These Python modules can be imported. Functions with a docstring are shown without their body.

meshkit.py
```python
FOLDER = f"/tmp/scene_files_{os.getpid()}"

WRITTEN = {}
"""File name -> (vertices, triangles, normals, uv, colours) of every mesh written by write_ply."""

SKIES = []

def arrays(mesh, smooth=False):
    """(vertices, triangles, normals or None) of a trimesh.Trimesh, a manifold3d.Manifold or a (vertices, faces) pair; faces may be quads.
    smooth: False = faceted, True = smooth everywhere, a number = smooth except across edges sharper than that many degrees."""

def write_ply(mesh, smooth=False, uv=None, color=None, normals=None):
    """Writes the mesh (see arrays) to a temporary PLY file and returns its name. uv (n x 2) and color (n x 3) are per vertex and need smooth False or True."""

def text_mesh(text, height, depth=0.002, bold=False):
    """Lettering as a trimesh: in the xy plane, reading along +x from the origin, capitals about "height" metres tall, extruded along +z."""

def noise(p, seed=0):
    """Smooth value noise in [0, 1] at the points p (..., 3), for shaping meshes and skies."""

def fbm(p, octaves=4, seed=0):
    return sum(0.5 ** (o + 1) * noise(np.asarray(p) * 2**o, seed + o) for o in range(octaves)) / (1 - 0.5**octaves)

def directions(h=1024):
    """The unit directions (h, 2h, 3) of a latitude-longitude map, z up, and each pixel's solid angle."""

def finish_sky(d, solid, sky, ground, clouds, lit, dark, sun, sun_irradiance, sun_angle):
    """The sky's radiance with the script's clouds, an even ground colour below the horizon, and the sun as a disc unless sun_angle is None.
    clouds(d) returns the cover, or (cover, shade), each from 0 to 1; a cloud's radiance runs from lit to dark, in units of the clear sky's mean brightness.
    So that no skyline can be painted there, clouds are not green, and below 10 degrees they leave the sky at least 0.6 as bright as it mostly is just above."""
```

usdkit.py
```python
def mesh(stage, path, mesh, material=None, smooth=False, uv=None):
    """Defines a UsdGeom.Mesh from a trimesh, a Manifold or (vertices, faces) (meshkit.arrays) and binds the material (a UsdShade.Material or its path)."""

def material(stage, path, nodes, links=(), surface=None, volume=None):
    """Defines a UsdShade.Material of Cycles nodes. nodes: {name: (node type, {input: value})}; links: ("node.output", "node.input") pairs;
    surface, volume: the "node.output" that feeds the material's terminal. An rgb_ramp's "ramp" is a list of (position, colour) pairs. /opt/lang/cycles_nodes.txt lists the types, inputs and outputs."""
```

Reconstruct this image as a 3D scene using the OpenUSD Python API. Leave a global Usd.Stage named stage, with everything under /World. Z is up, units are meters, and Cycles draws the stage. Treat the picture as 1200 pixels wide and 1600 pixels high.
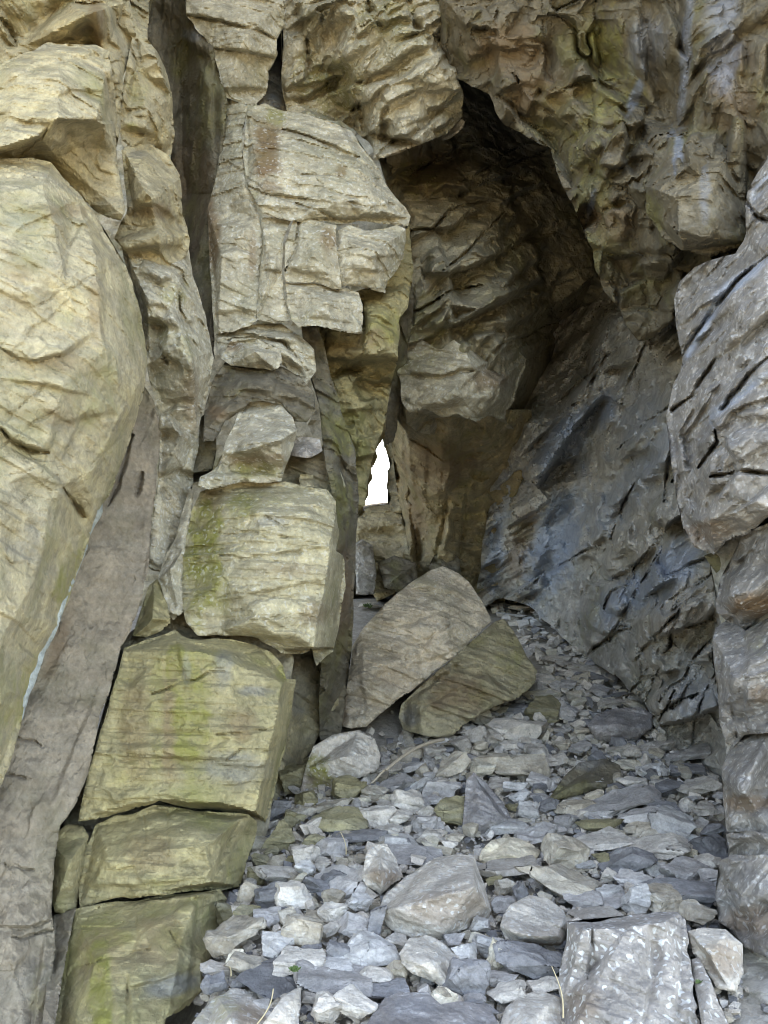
import math, random
import numpy as np
import trimesh
from scipy.interpolate import LinearNDInterpolator
from scipy.ndimage import distance_transform_edt
from scipy.spatial import ConvexHull, Delaunay, cKDTree
from PIL import Image, ImageDraw
from pxr import Gf, Sdf, Usd, UsdGeom, UsdLux, UsdShade, Vt
import meshkit, usdkit

stage = Usd.Stage.CreateInMemory()
UsdGeom.SetStageUpAxis(stage, UsdGeom.Tokens.z)
UsdGeom.SetStageMetersPerUnit(stage, 1.0)
UsdGeom.Xform.Define(stage, '/World')
UsdGeom.Scope.Define(stage, '/World/Looks')

# ------------------------------------------------------------------ camera, sky, sun, exposure
F = 1557.0                                   # focal length in photograph pixels (1200 x 1600)
PITCH = math.radians(8.0)
CAM = np.array([0.0, 0.0, 1.6])
FWD = np.array([0, math.cos(PITCH), math.sin(PITCH)])
UPV = np.array([0, -math.sin(PITCH), math.cos(PITCH)])
RGT = np.array([1.0, 0, 0])
cam = UsdGeom.Camera.Define(stage, '/World/camera')
cam.CreateHorizontalApertureAttr(27.0)
cam.CreateVerticalApertureAttr(36.0)
cam.CreateFocalLengthAttr(27.0 * F / 1200.0)
cam.CreateClippingRangeAttr(Gf.Vec2f(0.05, 2000))
cam.CreateExposureAttr(2.55)
cm = np.eye(4); cm[0, :3] = RGT; cm[1, :3] = UPV; cm[2, :3] = -FWD; cm[3, :3] = CAM
cam.AddTransformOp().Set(Gf.Matrix4d(*cm.ravel().tolist()))

SUN = np.array([-0.30, 0.80, 1.05]); SUN /= np.linalg.norm(SUN)
elev, rot = math.asin(SUN[2]), math.atan2(SUN[0], SUN[1])
usdkit.material(stage, '/World/Looks/sky_look', {
    's': ('sky_texture', {'sky_type': 'single_scattering', 'sun_disc': False, 'sun_elevation': elev, 'sun_rotation': rot,
                          'air_density': 1.0, 'aerosol_density': 2.0, 'ozone_density': 1.0, 'altitude': 200.0}),
    'tc': ('texture_coordinate', {}), 'mp': ('mapping', {'scale': (1.0, 1.0, 2.4)}),
    'n': ('noise_texture', {'scale': 1.6, 'detail': 6.0, 'roughness': 0.6}),
    'r': ('map_range', {'from_min': 0.48, 'from_max': 0.72, 'to_min': 0.0, 'to_max': 0.72, 'clamp': True}),
    'm': ('mix_color', {'b': (8.5, 8.3, 8.0)}),
    'b': ('background_shader', {'strength': 0.15})},
    [('tc.generated', 'mp.vector'), ('mp.vector', 'n.vector'), ('n.fac', 'r.value'), ('r.result', 'm.fac'), ('s.color', 'm.a'),
     ('m.result', 'b.color')], surface='b.background')
dome = UsdLux.DomeLight.Define(stage, '/World/sky')
dome.GetPrim().SetCustomDataByKey('kind', 'structure')
UsdShade.MaterialBindingAPI.Apply(dome.GetPrim()).Bind(UsdShade.Material.Get(stage, '/World/Looks/sky_look'))
sun = UsdLux.DistantLight.Define(stage, '/World/sun')
sun.CreateIntensityAttr(1.05); sun.CreateAngleAttr(0.5); sun.CreateNormalizeAttr(True)
sun.CreateColorAttr(Gf.Vec3f(1.0, 0.93, 0.80))
zx = SUN; xx = np.cross([0, 0, 1.0], zx); xx /= np.linalg.norm(xx); yx = np.cross(zx, xx)
sm = np.eye(4); sm[0, :3] = xx; sm[1, :3] = yx; sm[2, :3] = zx
sun.AddTransformOp().Set(Gf.Matrix4d(*sm.ravel().tolist()))

# ------------------------------------------------------------------ helpers
USED = {}
def numbered(parent, name):
    k = (parent, name); n = USED.get(k, 0); USED[k] = n + 1
    return name if n == 0 else f'{name}_{n:03d}'

def tag(prim, label=None, cat=None, group=None, kind=None):
    for k, v in (('label', label), ('category', cat), ('group', group), ('kind', kind)):
        if v:
            prim.SetCustomDataByKey(k, v)
    return prim

def thing(name, label=None, cat=None, group=None, kind=None, loc=(0, 0, 0)):
    x = UsdGeom.Xform.Define(stage, '/World/' + numbered('/World', name))
    if any(loc):
        x.AddTranslateOp().Set(Gf.Vec3d(*map(float, loc)))
    return tag(x.GetPrim(), label, cat, group, kind)

def put(name, mesh, mat, parent=None, mask=None, smooth=False):
    base = str(parent.GetPath()) if parent else '/World'
    path = base + '/' + numbered(base, name)
    m = usdkit.mesh(stage, path, mesh, '/World/Looks/' + mat, smooth=smooth)
    if mask is not None:
        UsdGeom.PrimvarsAPI(m).CreatePrimvar('mask', Sdf.ValueTypeNames.Color3fArray, 'vertex').Set(Vt.Vec3fArray.FromNumpy(mask.astype(np.float32)))
    return m.GetPrim()

def ray(px, py):
    px, py = np.asarray(px, float), np.asarray(py, float)
    return ((px - 600) / F)[..., None] * RGT + ((800 - py) / F)[..., None] * UPV + FWD

def at(px, py, d):
    return CAM + ray(px, py) * np.asarray(d, float)[..., None]

GY = [-300, -60, -5, 0, 3.5, 5.5, 7.5, 9.5, 12, 14, 30, 300]
GZ = [-9, -6, -0.7, -0.15, 0.38, 0.68, 1.04, 1.55, 2.22, 2.5, 2.5, 2.0]
def ground_z(x, y):
    x, y = np.asarray(x, float), np.asarray(y, float)
    z = np.interp(y, GY, GZ)
    near = np.exp(-((y - 6) / 5) ** 2)
    z = z - 0.55 * np.clip((-0.62 - x) / 0.25, 0, 1) * np.clip((4.6 - y) / 0.6, 0, 1) * np.clip(y - 1.5, 0, 1)
    z = z - 0.16 * near * np.clip((-0.35 - x) / 0.8, 0, 1) + 0.05 * near * np.clip((x - 0.4) / 1.2, 0, 1)
    q = np.stack([x, y, 0 * x], -1)
    return z + near * 0.14 * (meshkit.fbm(q * 1.1, 3, 5) - 0.5)

def ground_d(px, py):
    r = ray(px, py); ts = np.arange(2.0, 18, 0.02)
    p = CAM + r * ts[:, None]
    below = p[:, 2] < ground_z(p[:, 0], p[:, 1])
    return float(ts[np.argmax(below)]) if below.any() else 14.0

BED = np.array([0.34, 0.18, 0.92]); BED /= np.linalg.norm(BED)       # bedding normal: beds rise to the left... dip right
def frame_of(n):
    n = np.asarray(n, float); n = n / np.linalg.norm(n)
    a = np.cross(n, [0.3, 1, 0.1]); a /= np.linalg.norm(a)
    return np.stack([a, np.cross(n, a), n])

def facets(p, cell, seed, bed, flat=0.55):
    """Planar fracture facets: every point takes the tilted plane of its nearest seed."""
    R = frame_of(bed); q = p @ R.T / cell; q[:, 2] /= flat
    w = np.stack([meshkit.fbm(q * 1.3, 2, seed + k) for k in range(3)], -1) - 0.5
    q = q + 0.7 * w
    lo, hi = q.min(0) - 1, q.max(0) + 1
    g = np.random.default_rng(seed)
    n = int(min(60000, max(30, np.prod(hi - lo))))
    s = g.uniform(lo, hi, (n, 3))
    dist, i = cKDTree(s).query(q, k=3)
    o, grad = g.normal(0, 0.33, n), g.normal(0, 0.5, (n, 3))
    v = np.clip(o[i] + ((q[:, None] - s[i]) * grad[i]).sum(2), -1.2, 1.2)
    w = np.exp(-(dist - dist[:, :1]) / 0.05)
    return cell * (v * w).sum(1) / w.sum(1)

def strata(p, thick, seed, bed, side=0.5):
    u = (p @ (np.asarray(bed) / np.linalg.norm(bed))) / thick + 1.4 * (meshkit.fbm(p * 0.9, 3, seed) - 0.5)
    k = np.floor(u); t = u - k
    q = np.stack([p[:, 0] / side, p[:, 1] / side + k * 7.31, p[:, 2] / side + k * 3.17], -1)
    h = meshkit.noise(q, seed + 3) - 0.5
    h2 = meshkit.noise(np.stack([p[:, 0] / side, p[:, 1] / side + (k + 1) * 7.31, p[:, 2] / side + (k + 1) * 3.17], -1), seed + 3) - 0.5
    e = np.clip((t - 0.72) / 0.28, 0, 1); e = e * e * (3 - 2 * e)
    return thick * 2.2 * (h + (h2 - h) * e)

def poly_dist(x, y, pts):
    """Distance to a polyline, side (+1 to the right of its direction, i.e. below a line drawn left to right) and place along it 0..1."""
    pts = np.asarray(pts, float); best = np.full(len(x), 1e9); side = np.ones(len(x)); along = np.zeros(len(x))
    seg = np.linalg.norm(np.diff(pts, axis=0), axis=1); acc = np.concatenate([[0], np.cumsum(seg)])
    for k in range(len(pts) - 1):
        a, b = pts[k], pts[k + 1]; d = b - a; L2 = d @ d
        t = np.clip(((x - a[0]) * d[0] + (y - a[1]) * d[1]) / L2, 0, 1)
        ex, ey = x - a[0] - t * d[0], y - a[1] - t * d[1]
        dd = np.hypot(ex, ey); m = dd < best
        best[m] = dd[m]; side[m] = np.sign(d[0] * ey - d[1] * ex)[m]; along[m] = ((acc[k] + t * seg[k]) / acc[-1])[m]
    return best, side, along

def jag(outline, seed, amp=3.0, step=4.0):
    pts = np.asarray(outline, float); out = []
    for a, b in zip(pts, np.roll(pts, -1, 0)):
        n = max(1, int(np.linalg.norm(b - a) / step))
        out += [a + (b - a) * k / n for k in range(n)]
    out = np.array(out); q = np.column_stack([out / 26.0, np.zeros(len(out))])
    d = np.stack([meshkit.fbm(q, 3, seed + 11), meshkit.fbm(q, 3, seed + 12)], -1) - 0.5
    return out + 2 * amp * d

def relief(outline, cps, seed, thick=0.8, steps=(), cracks=(), lumps=(), blobs=(), rim=0.05, jagged=3.0, step=2.7,
           facet=(0.45, 0.10), facet2=(0.13, 0.10), facet3=(0.05, 0.11), layer=(0.07, 0.5), fine=0.012, bed=BED, relative=0.0, warp=5.0, gain=1.0):
    """A rock as a closed solid: its near surface runs through the points (px, py, depth), broken into facets and beds, its far side lies THICK metres behind."""
    ol = jag(outline, seed, jagged)
    x0, y0 = np.floor(ol.min(0)).astype(int) - 3; x1, y1 = np.ceil(ol.max(0)).astype(int) + 4
    im = Image.new('L', (x1 - x0, y1 - y0)); ImageDraw.Draw(im).polygon([tuple(p) for p in (ol - [x0, y0])], fill=1)
    mask = np.asarray(im) > 0; edt = distance_transform_edt(mask)
    look = lambda a, x, y: a[np.clip(np.round(y - y0).astype(int), 0, a.shape[0] - 1), np.clip(np.round(x - x0).astype(int), 0, a.shape[1] - 1)]
    g = np.random.default_rng(seed)
    def lattice(s, ax0, ay0, ax1, ay1):
        gx, gy = np.meshgrid(np.arange(ax0, ax1, s), np.arange(ay0, ay1, s * 0.87))
        gx = gx + (np.arange(gx.shape[0]) % 2)[:, None] * s / 2
        q = np.column_stack([gx.ravel(), gy.ravel()]).astype(float)
        return q + g.uniform(-0.22, 0.22, q.shape) * s
    inn = lattice(step, max(x0, -24), max(y0, -24), min(x1, 1224), min(y1, 1624))
    inn = inn[look(edt, inn[:, 0], inn[:, 1]) > step * 0.55]
    out = lattice(16.0, x0, y0, x1, y1)
    far = (out[:, 0] < -26) | (out[:, 0] > 1226) | (out[:, 1] < -26) | (out[:, 1] > 1626)
    out = out[far & (look(edt, out[:, 0], out[:, 1]) > 9)]
    olk = ol[::1] if step <= 4 else ol[::2]
    pts = np.vstack([inn, out, olk])
    tri = Delaunay(pts).simplices
    c = pts[tri].mean(1)
    tri = tri[look(mask, c[:, 0], c[:, 1])]
    used = np.unique(tri); remap = np.full(len(pts), -1); remap[used] = np.arange(len(used)); pts, tri = pts[used], remap[tri]
    a, b = pts[tri[:, 1]] - pts[tri[:, 0]], pts[tri[:, 2]] - pts[tri[:, 0]]
    flip = a[:, 0] * b[:, 1] - a[:, 1] * b[:, 0] > 0
    tri[flip] = tri[flip][:, ::-1]
    x, y = pts[:, 0], pts[:, 1]
    cp = np.array(cps, float); cp[:, 2] += relative
    A = np.column_stack([cp[:, :2], np.ones(len(cp))]); co, *_ = np.linalg.lstsq(A, cp[:, 2], rcond=None)
    big = np.array([[x0 - 300, y0 - 300], [x1 + 300, y0 - 300], [x0 - 300, y1 + 300], [x1 + 300, y1 + 300]], float)
    near = cp[np.argmin(np.linalg.norm(big[:, None] - cp[None, :, :2], axis=2), axis=1), 2]
    bd = 0.5 * near + 0.5 * np.clip(np.column_stack([big, np.ones(4)]) @ co, cp[:, 2].min() - 1, cp[:, 2].max() + 1)
    allp = np.vstack([cp, np.column_stack([big, bd])])
    wq = np.column_stack([x / 42.0, y / 42.0, np.full(len(x), seed * 1.7)])
    wx = x + 2 * warp * (meshkit.fbm(wq, 3, seed + 21) - 0.5); wy = y + 2 * warp * (meshkit.fbm(wq, 3, seed + 22) - 0.5)
    d = LinearNDInterpolator(allp[:, :2], allp[:, 2])(np.column_stack([wx, wy]))
    for L in lumps:
        cx, cy, rx, ry, h = L[:5]; an = math.radians(L[5]) if len(L) > 5 else 0
        u, v = (wx - cx) * math.cos(an) + (wy - cy) * math.sin(an), -(wx - cx) * math.sin(an) + (wy - cy) * math.cos(an)
        d = d + h * np.exp(-((u / rx) ** 2 + (v / ry) ** 2) ** 1.5)
    for S in steps:
        pl, h, dec = S[:3]; pl = np.asarray(pl, float)
        m = np.nonzero((wx > pl[:, 0].min() - 3 * dec) & (wx < pl[:, 0].max() + 3 * dec) & (wy > pl[:, 1].min() - 3 * dec) & (wy < pl[:, 1].max() + 3 * dec))[0]
        if len(m):
            dd, sd, al = poly_dist(wx[m], wy[m], pl)
            d[m] += h * np.tanh(sd * dd / (S[3] if len(S) > 3 else 2.0 + 26 * abs(h))) * 0.5 * np.exp(-dd / dec) * np.clip(np.sin(np.pi * np.clip(al, 0.0, 1.0)), 0, 1) ** 0.35
    for K in cracks:
        pl, w, h = K[:3]; pl = np.asarray(pl, float); w = max(w, step * 0.8)
        m = np.nonzero((wx > pl[:, 0].min() - 5 * w) & (wx < pl[:, 0].max() + 5 * w) & (wy > pl[:, 1].min() - 5 * w) & (wy < pl[:, 1].max() + 5 * w))[0]
        if len(m):
            dd, sd, al = poly_dist(wx[m], wy[m], pl)
            ww = w * (0.35 + 0.9 * np.sqrt(np.clip(np.sin(np.pi * al), 0, 1)) * meshkit.noise(np.column_stack([al * 7, 0 * al, 0 * al]), seed + 9) ** 0.7)
            d[m] += 0.4 * h * np.exp(-(dd / ww) ** 2) * (0.55 + 0.9 * meshkit.noise(np.column_stack([al * 9, 0 * al, 0 * al]), seed))
    P = at(x, y, d)
    h = 0
    if facet: h = h + facet[1] * facets(P, facet[0], seed + 31, bed)
    if facet2: h = h + facet2[1] * facets(P, facet2[0], seed + 32, bed)
    if facet3: h = h + facet3[1] * facets(P, facet3[0], seed + 36, bed)
    if layer: h = h + layer[1] * strata(P, layer[0], seed + 33, bed) + 0.5 * layer[1] * strata(P, layer[0] * 0.37, seed + 35, bed, 0.25)
    if fine: h = h + fine * 2 * (meshkit.fbm(P * 14, 3, seed + 34) - 0.5)
    d = d + gain * h
    if rim:
        rr = rim * F / d; e = np.minimum(look(edt, x, y) / rr, 1)
        d = d + rim * (1 - np.sqrt(np.maximum(0, 1 - (1 - e) ** 2)))
    P = at(x, y, d)
    msk = np.zeros((len(x), 3))
    if blobs:
        bw = np.column_stack([P * 3.1]); n1 = 0.7 * (meshkit.fbm(bw, 4, seed + 41) - 0.5) + 0.65 * (meshkit.fbm(bw * 4.5, 4, seed + 42) - 0.5)
        for B in blobs:
            ch, cx, cy, rx, ry, s = B[:6]; an = math.radians(B[6]) if len(B) > 6 else 0
            u, v = (wx - cx) * math.cos(an) + (wy - cy) * math.sin(an), -(wx - cx) * math.sin(an) + (wy - cy) * math.cos(an)
            r = np.sqrt((u / rx) ** 2 + (v / ry) ** 2) + 1.5 * n1
            msk[:, 'mbw'.index(ch)] = np.maximum(msk[:, 'mbw'.index(ch)], s * np.clip((1.15 - r) / 0.55, 0, 1))
    # sides and back
    ed = np.sort(np.vstack([tri[:, [0, 1]], tri[:, [1, 2]], tri[:, [2, 0]]]), 1)
    de = np.vstack([tri[:, [0, 1]], tri[:, [1, 2]], tri[:, [2, 0]]])
    key = ed[:, 0] * (len(pts) + 1) + ed[:, 1]; uq, inv, cnt = np.unique(key, return_inverse=True, return_counts=True)
    bde = de[cnt[inv] == 1]
    bv = np.unique(bde); bm = np.full(len(pts), -1); bm[bv] = np.arange(len(bv)) + len(pts)
    cen = pts.mean(0); sh = 0.97
    bx = cen + (pts[bv] - cen) * sh
    BP = at(bx[:, 0], bx[:, 1], d[bv] + thick)
    bmall = np.full(len(pts), -1); inner = np.setdiff1d(np.arange(len(pts)), bv)
    co_, *_ = np.linalg.lstsq(np.column_stack([x[bv], y[bv], np.ones(len(bv))]), d[bv] + thick, rcond=None)
    keep = inner[::9]; kb = np.concatenate([bv, keep]); kp = np.vstack([bx, cen + (pts[keep] - cen) * sh]); kid = np.concatenate([bm[bv], np.arange(len(keep)) + len(pts) + len(bv)])
    cpnt = at(kp[len(bv):, 0], kp[len(bv):, 1], np.column_stack([x[keep], y[keep], np.ones(len(keep))]) @ co_)
    i, j = bde[:, 0], bde[:, 1]
    side = np.vstack([np.column_stack([i, bm[i], j]), np.column_stack([j, bm[i], bm[j]])])
    ct = Delaunay(kp).simplices; cc = cen + (kp[ct].mean(1) - cen) / sh; ct = ct[look(mask, cc[:, 0], cc[:, 1])]
    ca, cb_ = kp[ct[:, 1]] - kp[ct[:, 0]], kp[ct[:, 2]] - kp[ct[:, 0]]; fl = ca[:, 0] * cb_[:, 1] - ca[:, 1] * cb_[:, 0] < 0; ct[fl] = ct[fl][:, ::-1]
    cap = kid[ct]
    V = np.vstack([P, BP, cpnt]); T = np.vstack([tri, side, cap])
    msk = np.vstack([msk, np.zeros((len(bv) + len(keep), 3))])
    return (V, T), msk

def ribs(seed, n, box, angle, length, amp, dec=18, spread=8):
    """Random ledges over a box of the picture, running at about ANGLE degrees (0 = level, + = rising to the right)."""
    g = np.random.default_rng(seed); out = []
    for _ in range(n):
        cx, cy = g.uniform(box[0], box[2]), g.uniform(box[1], box[3]); an = math.radians(-(angle + g.normal(0, spread))); L = length * g.uniform(0.5, 1.3)
        t = np.linspace(-0.5, 0.5, 6); wob = g.normal(0, L * 0.03, 6)
        out.append((np.column_stack([cx + L * t * math.cos(an) - wob * math.sin(an), cy + L * t * math.sin(an) + wob * math.cos(an)]).tolist(), g.choice([-1, 1, 1]) * amp * g.uniform(0.4, 1.3), dec))
    return out

def fissures(seed, n, box, angle, length, w=2.4, h=0.045, spread=14):
    return [(r[0], w, h) for r in ribs(seed, n, box, angle, length, 1.0, spread=spread)]

def rock(name, mat, outline, cps, seed, parent=None, label=None, cat=None, group=None, kind=None, **kw):
    mesh, msk = relief(outline, cps, seed, **kw)
    p = put(name, mesh, mat, parent, msk)
    return tag(p, label, cat, group, kind)

# ------------------------------------------------------------------ materials
def rock_look(name, a, b, c, moss=(0.19, 0.18, 0.045), stain=(0.155, 0.10, 0.05), wet=(0.13, 0.14, 0.16), rough=0.85, lichen=0.0,
              bands=0.5, scale=1.0, bed=BED, local=False, green=0.0, bump=0.8, vary=0.0, wetrough=0.28, glint=0.0):
    n = frame_of(bed)
    rx = math.atan2(n[2][1], n[2][2])
    nodes = {
        'pos': ('texture_coordinate', {}) if local else ('geometry', {}),
        'mb': ('mapping', {'rotation': (rx, -math.asin(n[2][0]), 0.0), 'scale': (0.8 * scale, 0.8 * scale, 7.0 * scale)}),
        'n1': ('noise_texture', {'scale': 2.2 * scale, 'detail': 5.0, 'roughness': 0.62}),
        'n2': ('noise_texture', {'scale': 2.6, 'detail': 5.0, 'roughness': 0.6, 'distortion': 0.4}),
        'n3': ('noise_texture', {'scale': 46.0 * scale, 'detail': 4.0, 'roughness': 0.7}),
        'n4': ('noise_texture', {'scale': 9.0 * scale, 'detail': 5.0, 'roughness': 0.68}),
        'r1': ('map_range', {'from_min': 0.36, 'from_max': 0.64, 'clamp': True}),
        'r2': ('map_range', {'from_min': 0.42, 'from_max': 0.66, 'to_max': bands, 'clamp': True}),
        'm1': ('mix_color', {'a': a, 'b': b}),
        'm2': ('mix_color', {'b': c}),
        'v3': ('map_range', {'from_min': 0.25, 'from_max': 0.75, 'to_min': 0.76, 'to_max': 1.24}),
        'v4': ('map_range', {'from_min': 0.3, 'from_max': 0.7, 'to_min': 0.68, 'to_max': 1.3}),
        'vm': ('math', {'math_type': 'multiply'}),
        'm3': ('vector_math', {'math_type': 'scale'}),
        'at': ('attribute', {'attribute': 'mask'}), 'sp': ('separate_color', {}),
        'mn': ('math', {'math_type': 'multiply_add', 'value2': 3.4, 'value3': -2.0}),
        'mo': ('math', {'math_type': 'add', 'use_clamp': True}),
        'mz': ('math', {'math_type': 'multiply', 'use_clamp': True}),
        'm4': ('mix_color', {'b': stain}), 'm5': ('mix_color', {'b': moss}), 'm6': ('mix_color', {'b': wet}),
        'gz': ('map_range', {'from_min': 0.5, 'from_max': 0.72, 'to_max': green, 'clamp': True}),
        'm7': ('mix_color', {'b': moss}),
        'lv': ('noise_texture', {'scale': 52.0, 'detail': 0.0, 'roughness': 0.4}),
        'lr': ('map_range', {'from_min': 0.63, 'from_max': 0.69, 'clamp': True}),
        'ln': ('map_range', {'from_min': 0.36, 'from_max': 0.56, 'to_max': lichen, 'clamp': True}),
        'lm': ('math', {'math_type': 'multiply', 'use_clamp': True}),
        'm8': ('mix_color', {'b': (0.62, 0.62, 0.58)}),
        'wm': ('math', {'math_type': 'multiply', 'use_clamp': True}),
        'wr': ('map_range', {'from_min': 0.44, 'from_max': 0.56, 'clamp': True}),
        'ro': ('mix_float', {'a': rough, 'b': wetrough}),
        'sl': ('mix_float', {'a': 0.3, 'b': 1.0}), 'bu': ('bump', {'strength': bump, 'distance': 0.02}),
        'bs': ('math', {'math_type': 'multiply_add', 'value2': 0.55}),
        'p': ('principled_bsdf', {}),
        'oi': ('object_info', {}), 'ov': ('map_range', {'to_min': 1 - vary, 'to_max': 1 + vary}),
        'vm2': ('math', {'math_type': 'multiply'}),
    }
    src = 'pos.object' if local else 'pos.position'
    if local:
        nodes['ad'] = ('vector_math', {'math_type': 'add'}); nodes['om'] = ('vector_math', {'math_type': 'scale', 'vector1': (17.0, 31.0, 11.0)})
    links = []
    if local:
        links += [('oi.random', 'om.scale'), ('pos.object', 'ad.vector1'), ('om.vector', 'ad.vector2')]; src = 'ad.vector'
    links += [(src, k + '.vector') for k in ('mb', 'n1', 'n3', 'n4', 'lv')]
    links += [('mb.vector', 'n2.vector'), ('n1.fac', 'r1.value'), ('n2.fac', 'r2.value'), ('r1.result', 'm1.fac'), ('m1.result', 'm2.a'), ('r2.result', 'm2.fac'),
              ('n3.fac', 'v3.value'), ('n4.fac', 'v4.value'), ('v3.result', 'vm.value1'), ('v4.result', 'vm.value2'),
              ('oi.random', 'ov.value'), ('ov.result', 'vm2.value1'), ('vm.value', 'vm2.value2'), ('m2.result', 'm3.vector1'), ('vm2.value', 'm3.scale'),
              ('at.color', 'sp.color'), ('n4.fac', 'mn.value1'),
              ('sp.g', 'm4.fac'), ('m3.vector', 'm4.a'),
              ('sp.r', 'mo.value1'), ('mn.value', 'mo.value2'), ('mo.value', 'mz.value1'), ('sp.r', 'mz.value2'),
              ('n1.fac', 'gz.value'), ('m4.result', 'm7.a'), ('gz.result', 'm7.fac'),
              ('m7.result', 'm5.a'), ('mz.value', 'm5.fac'),
              ('n4.fac', 'wr.value'), ('sp.b', 'wm.value1'), ('wr.result', 'wm.value2'),
              ('m5.result', 'm6.a'), ('sp.b', 'm6.fac'),
              ('lv.fac', 'lr.value'), ('n4.fac', 'ln.value'), ('lr.result', 'lm.value1'), ('ln.result', 'lm.value2'),
              ('m6.result', 'm8.a'), ('lm.value', 'm8.fac'), ('m8.result', 'p.base_color'),
              ('wm.value', 'ro.fac'), ('wm.value', 'sl.fac'), ('sl.result', 'p.specular_ior_level'), ('ro.result', 'p.roughness'),
              ('n3.fac', 'bs.value1'), ('n4.fac', 'bs.value3'), ('bs.value', 'bu.height'), ('bu.normal', 'p.normal')]
    usdkit.material(stage, '/World/Looks/' + name, nodes, links, surface='p.BSDF')

rock_look('tan_rock', (0.38, 0.32, 0.175), (0.29, 0.25, 0.16), (0.24, 0.215, 0.155), green=0.55, bands=0.5)
rock_look('grey_slab_rock', (0.245, 0.203, 0.14), (0.185, 0.155, 0.11), (0.24, 0.215, 0.165), bed=(0.94, 0.2, -0.3), bands=0.45, green=0.2)
rock_look('column_rock', (0.43, 0.385, 0.27), (0.345, 0.315, 0.23), (0.25, 0.228, 0.165), lichen=0.4, bands=0.5, green=0.25)
rock_look('mossy_rock', (0.33, 0.28, 0.13), (0.26, 0.225, 0.125), (0.21, 0.192, 0.12), green=0.75, bands=0.45, bed=(0.05, 0.1, 1))
rock_look('olive_rock', (0.33, 0.285, 0.165), (0.25, 0.215, 0.125), (0.26, 0.235, 0.17), green=0.4)
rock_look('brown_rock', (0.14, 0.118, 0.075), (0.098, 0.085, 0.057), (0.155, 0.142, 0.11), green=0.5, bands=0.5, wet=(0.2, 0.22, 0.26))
rock_look('cave_rock', (0.35, 0.31, 0.21), (0.25, 0.225, 0.155), (0.30, 0.27, 0.21), green=0.4)
rock_look('dark_wall_rock', (0.40, 0.375, 0.32), (0.28, 0.265, 0.235), (0.43, 0.41, 0.36), green=0.3, bands=0.8, rough=0.5, bed=(-0.75, -0.1, 0.65), wet=(0.28, 0.31, 0.36))
rock_look('floor_rock', (0.50, 0.45, 0.37), (0.38, 0.34, 0.28), (0.32, 0.30, 0.26), lichen=0.45, bands=0.5)
rock_look('pale_edge', (0.38, 0.40, 0.36), (0.30, 0.32, 0.28), (0.34, 0.35, 0.32), bands=0.4)
rock_look('edge_rock', (0.25, 0.225, 0.185), (0.175, 0.16, 0.135), (0.17, 0.165, 0.16), lichen=0.3, bands=0.6, bed=(-0.6, 0, 0.8), wet=(0.33, 0.36, 0.41))
rock_look('block_rock', (0.41, 0.36, 0.215), (0.33, 0.292, 0.185), (0.26, 0.235, 0.16), green=0.45, lichen=0.25, bands=0.45, bed=(0.05, 0.1, 1))
rock_look('end_rock', (0.36, 0.29, 0.155), (0.26, 0.21, 0.115), (0.25, 0.22, 0.16), green=0.4)
rock_look('cream_rock', (0.60, 0.53, 0.38), (0.50, 0.43, 0.30), (0.46, 0.42, 0.34), bands=0.4)
rock_look('dark_floor_rock', (0.235, 0.215, 0.195), (0.165, 0.15, 0.14), (0.27, 0.26, 0.25), lichen=0.2, bands=0.5)
rock_look('grey_rock', (0.36, 0.32, 0.26), (0.26, 0.23, 0.19), (0.23, 0.215, 0.19), lichen=0.35, bands=0.6, bed=(-0.6, 0, 0.8))
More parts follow.
